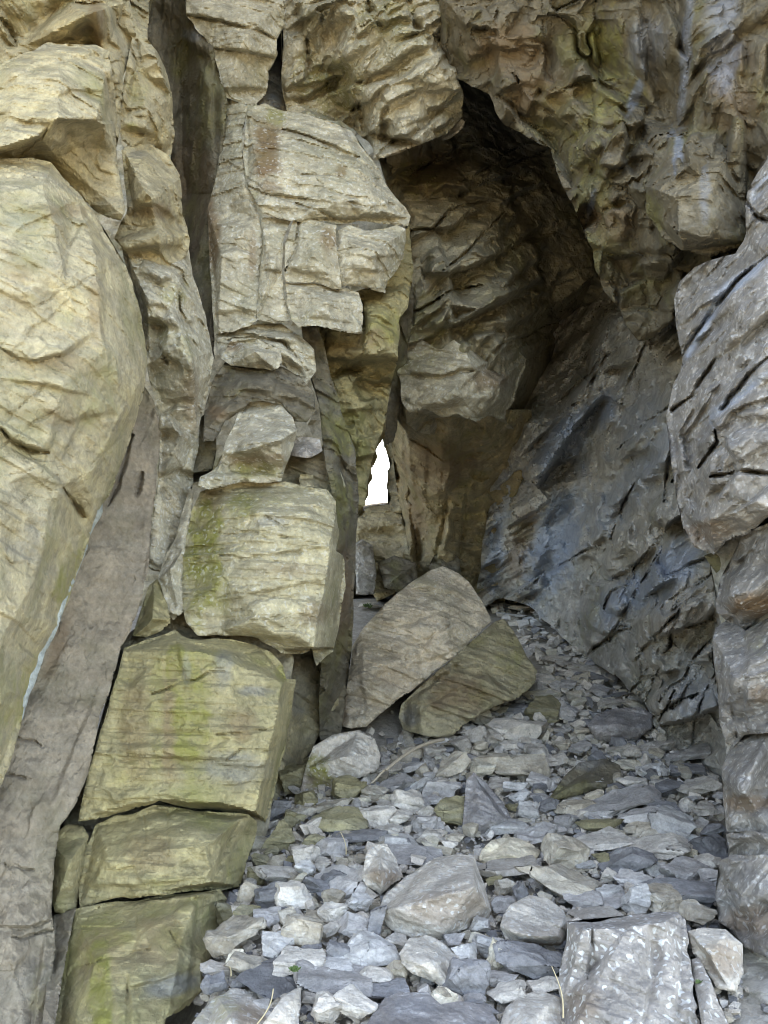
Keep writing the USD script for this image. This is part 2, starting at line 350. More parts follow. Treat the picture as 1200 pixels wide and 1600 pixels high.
rock_look('boulder_rock', (0.58, 0.49, 0.34), (0.46, 0.39, 0.275), (0.40, 0.355, 0.28), lichen=0.25, bands=0.5, green=0.25, bed=(-0.4, 0, 0.9))
rock_look('lichen_rock', (0.34, 0.305, 0.255), (0.24, 0.218, 0.19), (0.28, 0.26, 0.23), lichen=0.85, bands=0.3)
for nm, a, b, c in (('grey_stone', (0.52, 0.47, 0.39), (0.40, 0.36, 0.30), (0.42, 0.395, 0.35)),
                    ('blue_stone', (0.43, 0.40, 0.36), (0.31, 0.29, 0.265), (0.42, 0.40, 0.37)),
                    ('cream_stone', (0.56, 0.51, 0.39), (0.45, 0.39, 0.27), (0.5, 0.48, 0.42)),
                    ('tan_stone', (0.44, 0.385, 0.29), (0.32, 0.275, 0.2), (0.38, 0.36, 0.31)),
                    ('dark_stone', (0.23, 0.22, 0.21), (0.155, 0.15, 0.145), (0.26, 0.255, 0.25)),
                    ('olive_stone', (0.26, 0.23, 0.125), (0.19, 0.165, 0.085), (0.24, 0.225, 0.17)),
                    ('pale_stone', (0.50, 0.475, 0.43), (0.39, 0.37, 0.335), (0.44, 0.43, 0.41))):
    rock_look(nm, a, b, c, local=True, vary=0.2, lichen=0.15 if nm in ('grey_stone', 'tan_stone') else 0.0, scale=1.6)
for nm, a, b, c in (('grey_gravel', (0.56, 0.495, 0.40), (0.42, 0.375, 0.305), (0.45, 0.41, 0.355)), ('blue_gravel', (0.48, 0.44, 0.38), (0.35, 0.325, 0.285), (0.44, 0.415, 0.375)), ('cream_gravel', (0.52, 0.47, 0.36), (0.42, 0.37, 0.26), (0.5, 0.48, 0.42)),
                    ('tan_gravel', (0.42, 0.37, 0.28), (0.30, 0.26, 0.19), (0.37, 0.35, 0.3)), ('dark_gravel', (0.22, 0.21, 0.2), (0.145, 0.14, 0.138), (0.25, 0.25, 0.25))):
    rock_look(nm, a, b, c, scale=2.5)
rock_look('scree', (0.42, 0.38, 0.31), (0.3, 0.27, 0.22), (0.36, 0.34, 0.3), scale=2.0)
usdkit.material(stage, '/World/Looks/open_ground', {
    'g': ('geometry', {}), 'n': ('noise_texture', {'scale': 0.4, 'detail': 6.0}),
    'm': ('mix_color', {'a': (0.38, 0.29, 0.15), 'b': (0.30, 0.24, 0.12)}), 'p': ('principled_bsdf', {'roughness': 0.95})},
    [('g.position', 'n.vector'), ('n.fac', 'm.fac'), ('m.result', 'p.base_color')], surface='p.BSDF')
def plain(name, col, rough=0.8):
    usdkit.material(stage, '/World/Looks/' + name, {'g': ('geometry', {}), 'n': ('noise_texture', {'scale': 60.0, 'detail': 3.0}),
        'm': ('mix_color', {'a': tuple(0.75 * c for c in col), 'b': tuple(1.2 * c for c in col)}), 'p': ('principled_bsdf', {'roughness': rough})},
        [('g.position', 'n.vector'), ('n.fac', 'm.fac'), ('m.result', 'p.base_color')], surface='p.BSDF')
plain('dry_wood', (0.45, 0.38, 0.27)); plain('dry_grass', (0.5, 0.42, 0.25)); plain('moss_green', (0.075, 0.115, 0.03))

# ------------------------------------------------------------------ ground and bedrock behind
def build_ground():
    ys = np.concatenate([np.linspace(-300, -14, 24), np.arange(-12, 2.5, 0.5), np.arange(2.5, 14, 0.09), np.linspace(14.5, 300, 30)])
    xs = np.concatenate([np.linspace(-300, -8, 22), np.arange(-7, -2.6, 0.4), np.arange(-2.6, 3.6, 0.09), np.arange(3.8, 8, 0.4), np.linspace(9, 300, 22)])
    X, Y = np.meshgrid(xs, ys); Z = ground_z(X, Y)
    q = np.stack([X, Y, 0 * X], -1)
    Z = Z + 0.05 * (meshkit.fbm(q * 5, 3, 77) - 0.5) * (np.abs(X) < 7) * (np.abs(Y - 5) < 12) - 0.03
    V = np.stack([X, Y, Z], -1).reshape(-1, 3); n = len(xs)
    i, j = np.meshgrid(np.arange(len(ys) - 1), np.arange(n - 1), indexing='ij'); a = (i * n + j).ravel()
    T = np.vstack([np.column_stack([a, a + 1, a + n + 1]), np.column_stack([a, a + n + 1, a + n])])
    mid = V[T].mean(1)
    near = (np.abs(mid[:, 0]) < 8) & (mid[:, 1] > -1.5) & (mid[:, 1] < 20)
    def part(t):
        u, inv = np.unique(t, return_inverse=True); return V[u], inv.reshape(-1, 3)
    tag(put('ground', part(T[near]), 'scree', smooth=True), kind='structure')
    tag(put('open_ground', part(T[~near]), 'open_ground', smooth=True), kind='structure')
build_ground()

S = dict(kind='structure')
DOWN = (0.1, 0.5, 0.86)
# bedrock closing the cleft behind: left and right of the far slot
rock('bedrock', 'cave_rock', [(-900, -900), (640, -900), (640, 560), (612, 660), (604, 672), (596, 690), (588, 700), (580, 735), (575, 770), (566, 792), (545, 800), (545, 1200), (-900, 1500)],
     [(-900, -900, 11), (640, -900, 12), (600, 700, 12.6), (560, 1000, 12.4), (-900, 1300, 10)], 901, thick=4.0, step=9, rim=0.1, **S)
rock('bedrock', 'cave_rock', [(590, -900), (2100, -900), (2100, 1500), (700, 1050), (650, 1000), (530, 1000), (530, 805), (600, 795), (606, 790), (604, 764), (609, 738), (606, 712), (598, 690), (590, 660)],
     [(590, -900, 12.5), (2100, -900, 10), (610, 740, 13), (700, 940, 13), (2100, 1400, 9)], 902, thick=4.0, step=9, rim=0.1, **S)

# ------------------------------------------------------------------ far end of the cleft
fe = thing('cleft_end_wall', 'brown jointed rock wall at the far end of the cleft, right of the bright gap', 'rock wall')
rock('rock_face', 'end_rock', [(622, 600), (700, 640), (830, 640), (830, 720), (800, 790), (790, 940), (690, 960), (640, 930), (636, 870), (628, 800), (620, 770), (616, 720), (612, 680)],
     [(620, 640, 8.6), (700, 650, 8.3), (790, 650, 8.9), (640, 700, 9.4), (700, 720, 9.1), (790, 720, 9.9), (620, 740, 11.6), (640, 770, 10.9), (700, 800, 10.7), (770, 800, 10.9), (640, 900, 11.6), (700, 860, 11.0), (760, 930, 11.5)], 11, fe, thick=1.5,
     steps=[([(640, 690), (690, 715), (770, 690)], 0.35, 40), ([(690, 800), (700, 760), (705, 740)], 0.2, 20)] + ribs(56, 14, (620, 640, 780, 900), 90, 120, 0.4, 14, 10) + ribs(57, 16, (620, 700, 770, 920), 75, 90, 0.2, 14, 20) + ribs(58, 12, (620, 700, 770, 920), 5, 60, 0.15, 14, 15),
     cracks=[([(628, 640), (632, 700), (638, 760), (645, 830), (652, 880)], 3, 0.3), ([(700, 770), (690, 830), (678, 880)], 4, 0.25), ([(730, 760), (722, 840), (715, 900)], 3, 0.2)],
     blobs=[('b', 650, 800, 14, 70, 0.6), ('m', 740, 790, 40, 50, 0.6), ('b', 690, 720, 60, 40, 0.7)], facet=(0.4, 0.25), facet2=(0.15, 0.25))
rock('rock_ledge', 'tan_rock', [(556, 812), (575, 792), (606, 787), (624, 790), (640, 850), (648, 905), (620, 925), (590, 940), (570, 905), (556, 900)],
     [(556, 820, 11.5), (620, 790, 11.8), (640, 900, 11.2), (570, 920, 11.2)], 12, fe, thick=1.2,
     steps=[([(560, 830), (600, 826), (636, 835)], 0.25, 25), ([(560, 868), (600, 880), (645, 872)], 0.25, 25)])
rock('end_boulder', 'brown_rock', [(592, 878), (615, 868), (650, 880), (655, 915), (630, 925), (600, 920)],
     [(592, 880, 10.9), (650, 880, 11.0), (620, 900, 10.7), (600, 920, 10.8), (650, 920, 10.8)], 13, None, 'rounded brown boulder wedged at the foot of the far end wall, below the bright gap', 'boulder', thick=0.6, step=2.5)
rock('leaning_shard', 'brown_rock', [(670, 885), (680, 866), (698, 858), (716, 870), (724, 915), (680, 915)],
     [(670, 885, 11.0), (698, 858, 11.1), (720, 905, 10.9)], 14, None, 'dull brown shard standing just above the peak of the big split boulder', 'rock', thick=0.4, step=2.5)
rock('leaning_shard', 'dark_wall_rock', [(554, 850), (566, 842), (582, 852), (588, 900), (585, 930), (556, 930)],
     [(554, 850, 10.8), (585, 860, 10.9), (560, 925, 10.6)], 15, None, 'dark blue upright shard in the shadow below the bright gap', 'rock', thick=0.5, step=2.5)

rock('gap_rim', 'olive_rock', [(540, 640), (600, 640), (604, 672), (596, 690), (586, 704), (590, 716), (580, 736), (583, 748), (574, 760), (576, 776), (569, 792), (558, 830), (540, 830)], [(540, 640, 11.6), (600, 660, 11.9), (575, 770, 11.9), (545, 820, 11.5)], 16, None, 'olive rock forming the ragged left rim of the bright gap', 'rock', thick=1.2, step=2.0, jagged=5, facet2=(0.2, 0.2))
rock('gap_rim', 'olive_rock', [(596, 640), (640, 640), (640, 800), (612, 800), (606, 790), (610, 775), (605, 764), (609, 745), (606, 738), (612, 725), (607, 712), (603, 700), (598, 690)], [(600, 650, 11.9), (640, 640, 11.5), (608, 750, 12.0), (635, 790, 11.6)], 17, None, 'olive brown rock forming the ragged right rim of the bright gap', 'rock', thick=1.2, step=2.0, jagged=5, facet2=(0.2, 0.2))

# ------------------------------------------------------------------ overhang and cave on the right
cave = thing('cave_wall', 'dark recessed rock face inside the cave under the overhang', 'cave wall')
rock('rock_face', 'cave_rock', [(560, 150), (690, 150), (735, 90), (800, 160), (880, 200), (960, 330), (1000, 450), (970, 560), (930, 650), (860, 730), (820, 740), (780, 690), (700, 680), (650, 675), (630, 655), (624, 600), (632, 530), (640, 450), (640, 360), (605, 290)],
     [(560, 150, 8.0), (740, 100, 9.3), (735, 180, 9.0), (640, 215, 8.0), (620, 290, 7.6), (690, 240, 8.3), (650, 340, 7.5), (640, 450, 7.7), (700, 320, 7.7), (690, 440, 7.6), (740, 300, 8.1), (740, 400, 7.7), (800, 300, 8.7), (800, 400, 8.3), (790, 500, 7.9), (870, 400, 9.6), (930, 430, 10.0), (860, 480, 9.7), (880, 300, 9.6),
      (740, 520, 7.55), (690, 520, 7.6), (650, 560, 7.8), (640, 640, 7.9), (780, 590, 7.8), (760, 640, 8.2), (850, 520, 10.0), (820, 580, 9.0), (890, 520, 11.6), (870, 580, 11.6), (815, 660, 10.4), (860, 720, 11.5), (930, 650, 11.5), (790, 660, 9.0), (980, 480, 10.5)], 321, cave, thick=3.0,
     steps=[([(590, 262), (640, 250), (690, 215), (722, 190)], 0.7, 50), ([(660, 430), (720, 425), (790, 395), (850, 350)], 0.5, 30, 4), ([(650, 520), (720, 505), (790, 470), (850, 430)], 0.4, 30, 4), ([(640, 330), (680, 345), (720, 330)], 0.3, 28),
            ([(780, 230), (785, 330), (775, 430)], -0.3, 25), ([(650, 290), (690, 300), (740, 290)], 0.25, 22)] + [(s_[0], s_[1], s_[2], 3.5) for s_ in ribs(142, 24, (640, 230, 860, 560), 28, 130, 0.34, 20, 10) + ribs(143, 6, (640, 220, 860, 560), 105, 110, 0.3, 18, 8)],
     cracks=fissures(144, 8, (640, 230, 860, 600), 28, 140, h=0.3) + [([(628, 560), (628, 620), (632, 660)], 3, 0.5)],
     blobs=[('m', 700, 560, 70, 60, 0.6), ('b', 670, 270, 60, 40, 0.6), ('m', 650, 280, 50, 40, 0.7), ('m', 670, 500, 40, 60, 0.7), ('w', 780, 240, 50, 60, 0.35), ('m', 760, 450, 60, 40, 0.4)], facet=(0.55, 0.26), facet2=(0.2, 0.24), layer=(0.10, 0.25), bed=(-0.25, 0.1, 0.95))
rock('lower_face', 'column_rock', [(624, 585), (628, 548), (645, 528), (668, 535), (690, 548), (712, 530), (735, 545), (770, 556), (800, 540), (822, 560), (812, 600), (800, 628), (786, 652), (762, 648), (740, 660), (715, 650), (690, 655), (664, 640), (640, 645), (626, 630)],
     [(624, 570, 7.78), (650, 530, 7.8), (720, 535, 7.7), (820, 560, 8.7), (660, 570, 7.66), (740, 575, 7.56), (700, 615, 7.5), (640, 645, 7.72), (790, 645, 8.4), (780, 600, 7.8), (740, 655, 7.75)], 22, cave, thick=1.5, layer=(0.06, 0.5),
     steps=[([(640, 590), (700, 585), (725, 576), (800, 570)], 0.12, 20), ([(630, 628), (700, 632), (790, 620)], 0.1, 16)] + ribs(47, 10, (630, 540, 800, 640), 22, 80, 0.09, 14), cracks=[([(640, 588), (690, 590), (720, 578), (740, 580)], 3, 0.12)], blobs=[('m', 660, 570, 50, 30, 0.6), ('b', 770, 590, 30, 20, 0.6)], rim=0.015, jagged=6)
over = thing('rock_overhang', 'brown and olive overhang bulging down over the cave, along the top right', 'overhang')
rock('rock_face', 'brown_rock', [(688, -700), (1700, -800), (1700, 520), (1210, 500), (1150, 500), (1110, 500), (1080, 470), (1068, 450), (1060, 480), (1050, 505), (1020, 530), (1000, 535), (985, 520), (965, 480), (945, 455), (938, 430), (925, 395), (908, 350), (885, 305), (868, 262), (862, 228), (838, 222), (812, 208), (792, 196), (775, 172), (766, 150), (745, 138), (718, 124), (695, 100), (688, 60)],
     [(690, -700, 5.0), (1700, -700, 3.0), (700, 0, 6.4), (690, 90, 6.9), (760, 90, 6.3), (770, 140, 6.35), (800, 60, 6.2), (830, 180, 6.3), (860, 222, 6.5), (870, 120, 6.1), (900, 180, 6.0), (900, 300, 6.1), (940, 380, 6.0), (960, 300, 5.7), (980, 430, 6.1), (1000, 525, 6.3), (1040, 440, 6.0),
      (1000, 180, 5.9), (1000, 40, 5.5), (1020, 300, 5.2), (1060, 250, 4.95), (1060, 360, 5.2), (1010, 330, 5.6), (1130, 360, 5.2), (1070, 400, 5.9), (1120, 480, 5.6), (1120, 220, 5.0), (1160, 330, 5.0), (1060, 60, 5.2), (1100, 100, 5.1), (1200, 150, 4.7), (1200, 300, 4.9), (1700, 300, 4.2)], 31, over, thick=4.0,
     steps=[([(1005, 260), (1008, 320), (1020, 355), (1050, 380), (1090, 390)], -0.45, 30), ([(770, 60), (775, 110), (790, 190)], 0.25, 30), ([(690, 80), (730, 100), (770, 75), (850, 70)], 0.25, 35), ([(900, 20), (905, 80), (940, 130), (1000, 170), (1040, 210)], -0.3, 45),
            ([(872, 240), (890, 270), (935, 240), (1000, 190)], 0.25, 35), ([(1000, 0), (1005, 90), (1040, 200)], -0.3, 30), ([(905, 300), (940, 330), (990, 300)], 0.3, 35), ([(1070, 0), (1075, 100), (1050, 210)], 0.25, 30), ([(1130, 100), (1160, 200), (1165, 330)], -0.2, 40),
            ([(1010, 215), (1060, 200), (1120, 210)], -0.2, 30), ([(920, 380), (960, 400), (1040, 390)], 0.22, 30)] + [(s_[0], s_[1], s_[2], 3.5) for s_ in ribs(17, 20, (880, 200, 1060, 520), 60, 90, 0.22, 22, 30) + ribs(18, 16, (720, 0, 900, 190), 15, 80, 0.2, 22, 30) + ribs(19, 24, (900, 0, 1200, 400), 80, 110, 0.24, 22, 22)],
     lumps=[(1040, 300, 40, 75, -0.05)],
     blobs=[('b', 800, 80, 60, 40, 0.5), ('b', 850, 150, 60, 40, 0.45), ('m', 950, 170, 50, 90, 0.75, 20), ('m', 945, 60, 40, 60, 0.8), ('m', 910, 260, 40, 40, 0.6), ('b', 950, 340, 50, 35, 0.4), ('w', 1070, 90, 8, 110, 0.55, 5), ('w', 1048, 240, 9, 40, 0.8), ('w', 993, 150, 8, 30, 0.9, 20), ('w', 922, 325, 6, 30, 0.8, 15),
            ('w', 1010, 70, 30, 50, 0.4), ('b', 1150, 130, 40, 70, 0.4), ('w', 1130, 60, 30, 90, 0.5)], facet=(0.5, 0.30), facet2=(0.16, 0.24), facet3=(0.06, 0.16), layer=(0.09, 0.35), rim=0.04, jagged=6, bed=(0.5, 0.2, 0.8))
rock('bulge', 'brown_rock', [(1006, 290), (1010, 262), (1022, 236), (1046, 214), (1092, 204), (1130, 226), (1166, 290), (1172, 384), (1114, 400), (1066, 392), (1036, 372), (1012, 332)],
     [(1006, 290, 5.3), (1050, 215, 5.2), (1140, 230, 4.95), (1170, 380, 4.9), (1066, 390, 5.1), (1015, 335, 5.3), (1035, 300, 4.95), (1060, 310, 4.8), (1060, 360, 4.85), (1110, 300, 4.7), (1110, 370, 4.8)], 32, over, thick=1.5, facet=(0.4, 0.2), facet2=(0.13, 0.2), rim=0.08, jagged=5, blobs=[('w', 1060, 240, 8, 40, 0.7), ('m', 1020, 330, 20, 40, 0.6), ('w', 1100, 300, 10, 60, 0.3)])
mid = thing('ceiling_block', 'pale bedded rock mass of stepped ledges hanging between the column and the cave, top centre', 'overhang')
rock('rock_face', 'column_rock', [(438, -700), (700, -700), (692, 0), (694, 60), (712, 110), (724, 150), (722, 182), (700, 205), (660, 225), (622, 238), (592, 250), (580, 225), (560, 210), (530, 190), (480, 185), (450, 180), (440, 150), (444, 60)],
     [(440, -700, 5.8), (700, -700, 5.4), (450, 0, 6.9), (690, 0, 6.6), (450, 150, 7.1), (560, 60, 6.7), (520, 130, 7.1), (560, 205, 7.2), (600, 150, 6.6), (590, 245, 6.6), (660, 120, 6.5), (650, 225, 6.7), (722, 150, 6.8), (720, 185, 7.0), (620, 40, 6.5)], 41, mid, thick=3.0,
     steps=[([(500, 110), (545, 95), (590, 62), (600, 58)], 0.28, 28), ([(550, 130), (600, 110), (645, 80), (680, 72)], 0.25, 30), ([(545, 65), (600, 40), (690, 20)], 0.12, 25), ([(560, 135), (572, 170), (578, 235)], 0.45, 28), ([(470, 60), (478, 110), (490, 150)], -0.2, 25), ([(515, 100), (545, 110), (552, 130)], 0.3, 25), ([(590, 215), (650, 190), (720, 165)], 0.06, 20), ([(585, 175), (640, 145), (720, 120)], 0.10, 20), ([(500, 40), (560, 20), (620, -10)], 0.15, 25)] + [(s_[0], s_[1], s_[2], 3.0) for s_ in ribs(27, 30, (450, -20, 720, 240), 24, 90, 0.20, 16, 10) + ribs(28, 10, (450, 0, 620, 240), 95, 60, 0.2, 16, 12)],
     cracks=[([(575, 0), (580, 25), (600, 40)], 4, 0.2), ([(478, 60), (482, 100), (480, 125)], 4, 0.25), ([(635, -10), (650, 40), (690, 60)], 4, 0.2), ([(560, 160), (566, 190), (580, 240)], 5, 0.3)],
     blobs=[('m', 520, 130, 60, 60, 0.8), ('m', 600, 20, 50, 40, 0.7), ('m', 560, 60, 60, 30, 0.4), ('m', 480, 110, 25, 50, 0.6), ('m', 640, 60, 50, 25, 0.5), ('b', 650, 240, 50, 20, 0.5)], facet=(0.4, 0.2), facet2=(0.12, 0.2), layer=(0.06, 0.7), bed=(-0.38, 0.1, 0.9), jagged=4, rim=0.02)
rock('jutting_rock', 'grey_rock', [(688, 216), (700, 205), (722, 186), (727, 190), (722, 203), (703, 216), (692, 220)], [(688, 218, 7.3), (725, 188, 7.0), (715, 208, 7.05)], 42, None,
     'small grey blade of rock jutting out under the ceiling block at the cave mouth', 'rock', thick=0.25, step=2.0, facet=None, rim=0.02, jagged=1)

# ------------------------------------------------------------------ right wall
wall = thing('right_wall', 'dark wet slanting rock wall descending from the cave to the rubble on the right', 'rock wall')
rock('rock_face', 'dark_wall_rock', [(740, 960), (752, 880), (760, 790), (772, 720), (792, 655), (830, 610), (850, 560), (860, 480), (870, 380), (960, 330), (1200, 330), (1250, 1240), (1150, 1255), (1130, 1215), (1080, 1195), (1040, 1160), (1020, 1130), (1005, 1095), (950, 1050), (905, 1020), (870, 985), (820, 945), (780, 935)],
     [(745, 940, 11.7), (770, 780, 10.6), (800, 660, 10.0), (862, 560, 10.9), (905, 560, 10.3), (900, 450, 11.3), (935, 480, 10.6), (830, 740, 9.7), (820, 850, 10.5), (850, 950, 10.5), (880, 680, 9.2), (930, 600, 8.8), (960, 500, 8.4), (880, 790, 9.7), (900, 1010, 9.2), (960, 700, 8.0), (960, 850, 8.1), (960, 1040, 8.0),
      (1040, 550, 7.0), (1040, 700, 6.7), (1040, 850, 6.5), (1040, 1000, 6.5), (1040, 1150, 6.6), (1120, 900, 5.9), (1120, 1050, 5.8), (1130, 1210, 5.9), (1200, 400, 6.0), (1250, 1200, 5.2)], 51, wall, thick=3.5,
     steps=[([(835, 762), (870, 715), (905, 665), (945, 615)], 1.4, 36, 5), ([(840, 600), (850, 640), (830, 720)], -0.35, 30), ([(765, 850), (790, 760), (800, 680)], -0.3, 25), ([(950, 910), (1000, 875), (1050, 820), (1090, 785)], 0.5, 25, 4), ([(1000, 940), (1040, 905), (1110, 870)], 0.5, 25, 4), ([(960, 1000), (1000, 965), (1060, 925), (1120, 900)], -0.35, 25, 4),
            ([(1030, 1135), (1080, 1125), (1125, 1105)], 0.6, 28, 3), ([(990, 1065), (1040, 1050), (1110, 1035)], 0.3, 22, 3), ([(1000, 1010), (1060, 985), (1120, 970)], 0.3, 22, 3), ([(860, 820), (890, 780), (905, 770)], 0.2, 25), ([(930, 720), (980, 640), (1040, 590)], -0.15, 25), ([(920, 800), (990, 700), (1050, 640)], 0.12, 22), ([(905, 880), (980, 780), (1060, 700)], 0.12, 22), ([(890, 940), (940, 890)], 0.15, 20)] + ribs(7, 26, (860, 560, 1130, 1120), 48, 170, 0.55) + ribs(8, 12, (760, 650, 880, 950), 68, 160, 0.7, 14) + ribs(9, 10, (960, 950, 1130, 1200), 25, 110, 0.4),
     cracks=fissures(78, 24, (860, 560, 1130, 1150), 48, 130, h=0.4) + [([(1000, 880), (1060, 835), (1085, 815)], 3, 0.12), ([(945, 985), (950, 1020)], 4, 0.15), ([(1120, 900), (1110, 1000), (1128, 1100)], 4, 0.2)],
     lumps=[(930, 960, 30, 50, -0.15)],
     blobs=[('w', 885, 690, 32, 110, 1.0, 42), ('w', 872, 850, 40, 110, 1.0, 18), ('w', 1020, 910, 34, 110, 0.9, 58), ('w', 775, 850, 16, 100, 0.9, 8), ('w', 980, 760, 30, 120, 0.5, 40), ('w', 1080, 1080, 40, 60, 0.4), ('b', 815, 850, 20, 70, 0.5, 15), ('m', 925, 960, 20, 60, 0.7, 20), ('m', 960, 790, 20, 70, 0.4, 40), ('w', 1000, 650, 30, 60, 0.4, 30), ('b', 1080, 980, 60, 30, 0.3), ('m', 790, 690, 12, 40, 0.5, 20)],
     facet=(0.5, 0.10), facet2=(0.16, 0.14), layer=(0.12, 1.3), bed=(-0.72, -0.15, 0.68), jagged=5, gain=2.1)

rw = dict(thick=2.2, facet=(0.32, 0.24), facet2=(0.11, 0.24), rim=0.03, jagged=4, layer=(0.08, 0.6), bed=(-0.6, 0, 0.8))
rock('wall_block', 'edge_rock', [(1165, 330), (1168, 300), (1185, 270), (1205, 235), (1600, 150), (1600, 830), (1205, 808), (1165, 835), (1135, 845), (1118, 868), (1085, 855), (1066, 825), (1060, 790), (1052, 740), (1046, 700), (1043, 655), (1050, 610), (1066, 570), (1058, 520), (1053, 470), (1062, 440), (1085, 415), (1115, 405), (1150, 395), (1165, 370)],
     [(1165, 310, 4.7), (1205, 240, 4.6), (1600, 200, 3.6), (1600, 800, 3.5), (1060, 470, 5.0), (1110, 420, 4.8), (1170, 380, 4.6), (1100, 520, 4.6), (1060, 570, 4.8), (1050, 660, 4.7), (1100, 680, 4.25), (1150, 560, 4.2), (1200, 420, 4.3), (1200, 600, 3.95), (1066, 800, 4.6), (1110, 820, 4.2), (1110, 745, 4.2), (1118, 862, 4.4), (1160, 780, 4.0), (1200, 790, 4.0), (1160, 700, 4.05)], 61, None,
     'large grey rounded block high on the right edge, its left side scalloped and blue streaked', 'rock block',
     steps=[([(1100, 690), (1120, 640), (1150, 590), (1200, 560)], -0.18, 22), ([(1108, 680), (1150, 650), (1205, 655)], 0.12, 20), ([(1060, 810), (1100, 822), (1130, 812), (1165, 812)], 0.15, 18), ([(1110, 500), (1140, 460), (1200, 400)], -0.15, 20), ([(1140, 780), (1150, 720), (1130, 690)], -0.1, 18), ([(1160, 830), (1185, 815), (1210, 790)], 0.1, 15)] + [(s_[0], s_[1], s_[2], 2.5) for s_ in ribs(37, 26, (1050, 300, 1200, 820), 50, 100, 0.10, 14, 14)],
     cracks=[([(1065, 560), (1100, 500), (1150, 440), (1200, 400)], 3.5, 0.22), ([(1090, 730), (1120, 690), (1115, 660), (1140, 620), (1200, 560)], 3.5, 0.22), ([(1048, 640), (1080, 620), (1120, 560)], 3, 0.25), ([(1110, 745), (1160, 735), (1205, 740)], 3, 0.25), ([(1165, 310), (1185, 340), (1205, 345)], 3, 0.25)],
     blobs=[('w', 1160, 435, 12, 60, 0.75, 55), ('w', 1095, 520, 10, 50, 0.7, 30), ('w', 1150, 620, 12, 70, 0.6, 55), ('b', 1105, 830, 40, 20, 0.5), ('w', 1190, 290, 10, 30, 0.6, 30)], **rw)
rock('wall_block', 'edge_rock', [(1120, 940), (1125, 905), (1145, 865), (1160, 838), (1205, 815), (1600, 820), (1600, 970), (1205, 955), (1180, 972), (1160, 988), (1140, 972), (1122, 955)],
     [(1122, 940, 4.55), (1140, 870, 4.5), (1200, 820, 4.2), (1600, 820, 3.6), (1600, 960, 3.6), (1160, 985, 4.5), (1160, 940, 4.1), (1205, 900, 4.0), (1200, 950, 4.25), (1140, 930, 4.25)], 62, None,
     'smooth grey block with a brown underside, under the large scalloped block at the right edge', 'rock block',
     steps=[([(1135, 970), (1160, 945), (1205, 925)], 0.15, 18)], blobs=[('b', 1180, 945, 40, 18, 0.9)], **rw)
rock('wall_wedge', 'brown_rock', [(1100, 868), (1120, 862), (1142, 872), (1136, 905), (1118, 895)], [(1100, 868, 4.75), (1140, 875, 4.7), (1125, 900, 4.7)], 63, None,
     'small brown wedge stuck between the two upper blocks of the right edge', 'rock', thick=0.4, step=2.5, rim=0.04)
rock('wall_block', 'edge_rock', [(1112, 1005), (1118, 980), (1140, 965), (1165, 985), (1205, 960), (1600, 970), (1600, 1150), (1205, 1145), (1165, 1150), (1148, 1165), (1135, 1160), (1124, 1130), (1122, 1070)],
     [(1114, 1000, 4.5), (1140, 970, 4.6), (1200, 965, 4.3), (1600, 980, 3.5), (1600, 1140, 3.5), (1125, 1120, 4.3), (1150, 1060, 4.05), (1150, 1155, 4.3), (1200, 1040, 3.95), (1200, 1140, 4.1)], 64, None,
     'knobbly grey block with vertical pale streaks, third from the top down the right edge', 'rock block',
     steps=[([(1165, 980), (1168, 1040), (1165, 1140)], 0.08, 12), ([(1165, 1065), (1210, 1050)], 0.08, 12), ([(1165, 1105), (1210, 1098)], 0.06, 12)],
     cracks=[([(1165, 1060), (1205, 1050)], 3, 0.06), ([(1168, 1100), (1205, 1098)], 3, 0.06), ([(1140, 1070), (1150, 1150)], 3, 0.05)], blobs=[('m', 1180, 1000, 20, 40, 0.5), ('b', 1190, 1085, 20, 15, 0.5)], **rw)
rock('wall_block', 'edge_rock', [(1128, 1200), (1140, 1165), (1205, 1140), (1600, 1140), (1600, 1320), (1205, 1305), (1150, 1312), (1135, 1300), (1130, 1250)],
     [(1130, 1200, 4.3), (1200, 1145, 4.15), (1600, 1150, 3.4), (1600, 1320, 3.4), (1140, 1300, 4.1), (1160, 1230, 3.95), (1205, 1300, 3.9)], 65, None,
     'blue grey block with a brown band, fourth down the right edge beside the rubble', 'rock block', blobs=[('b', 1170, 1255, 60, 14, 0.6)], **rw)
rock('wall_block', 'edge_rock', [(1136, 1305), (1170, 1298), (1205, 1300), (1600, 1310), (1600, 1350), (1205, 1345), (1140, 1345)],
     [(1138, 1310, 4.05), (1600, 1320, 3.4), (1205, 1320, 3.8), (1140, 1342, 4.0), (1600, 1350, 3.4)], 66, None, 'thin grey course of rock between two taller blocks low on the right edge', 'rock block', **rw)
rock('wall_block', 'edge_rock', [(1125, 1345), (1150, 1335), (1205, 1338), (1600, 1340), (1600, 1500), (1205, 1500), (1165, 1480), (1150, 1460), (1125, 1440), (1118, 1400)],
     [(1125, 1350, 3.95), (1205, 1340, 3.7), (1600, 1350, 3.3), (1600, 1500, 3.2), (1150, 1460, 3.75), (1160, 1400, 3.7), (1205, 1490, 3.55)], 67, None,
     'lowest grey block of the right edge, overhanging a dark hollow beside the speckled boulder', 'rock block', blobs=[('b', 1180, 1440, 60, 25, 0.5)], **rw)
rock('corner_rock', 'dark_wall_rock', [(1150, 1470), (1600, 1480), (1600, 1720), (1140, 1720), (1150, 1600), (1145, 1520)], [(1150, 1480, 3.8), (1600, 1480, 3.4), (1600, 1720, 2.75), (1150, 1600, 3.25), (1150, 1700, 2.9)], 68, None,
     'dark rock in the hollow at the bottom right corner', 'rock', **rw)

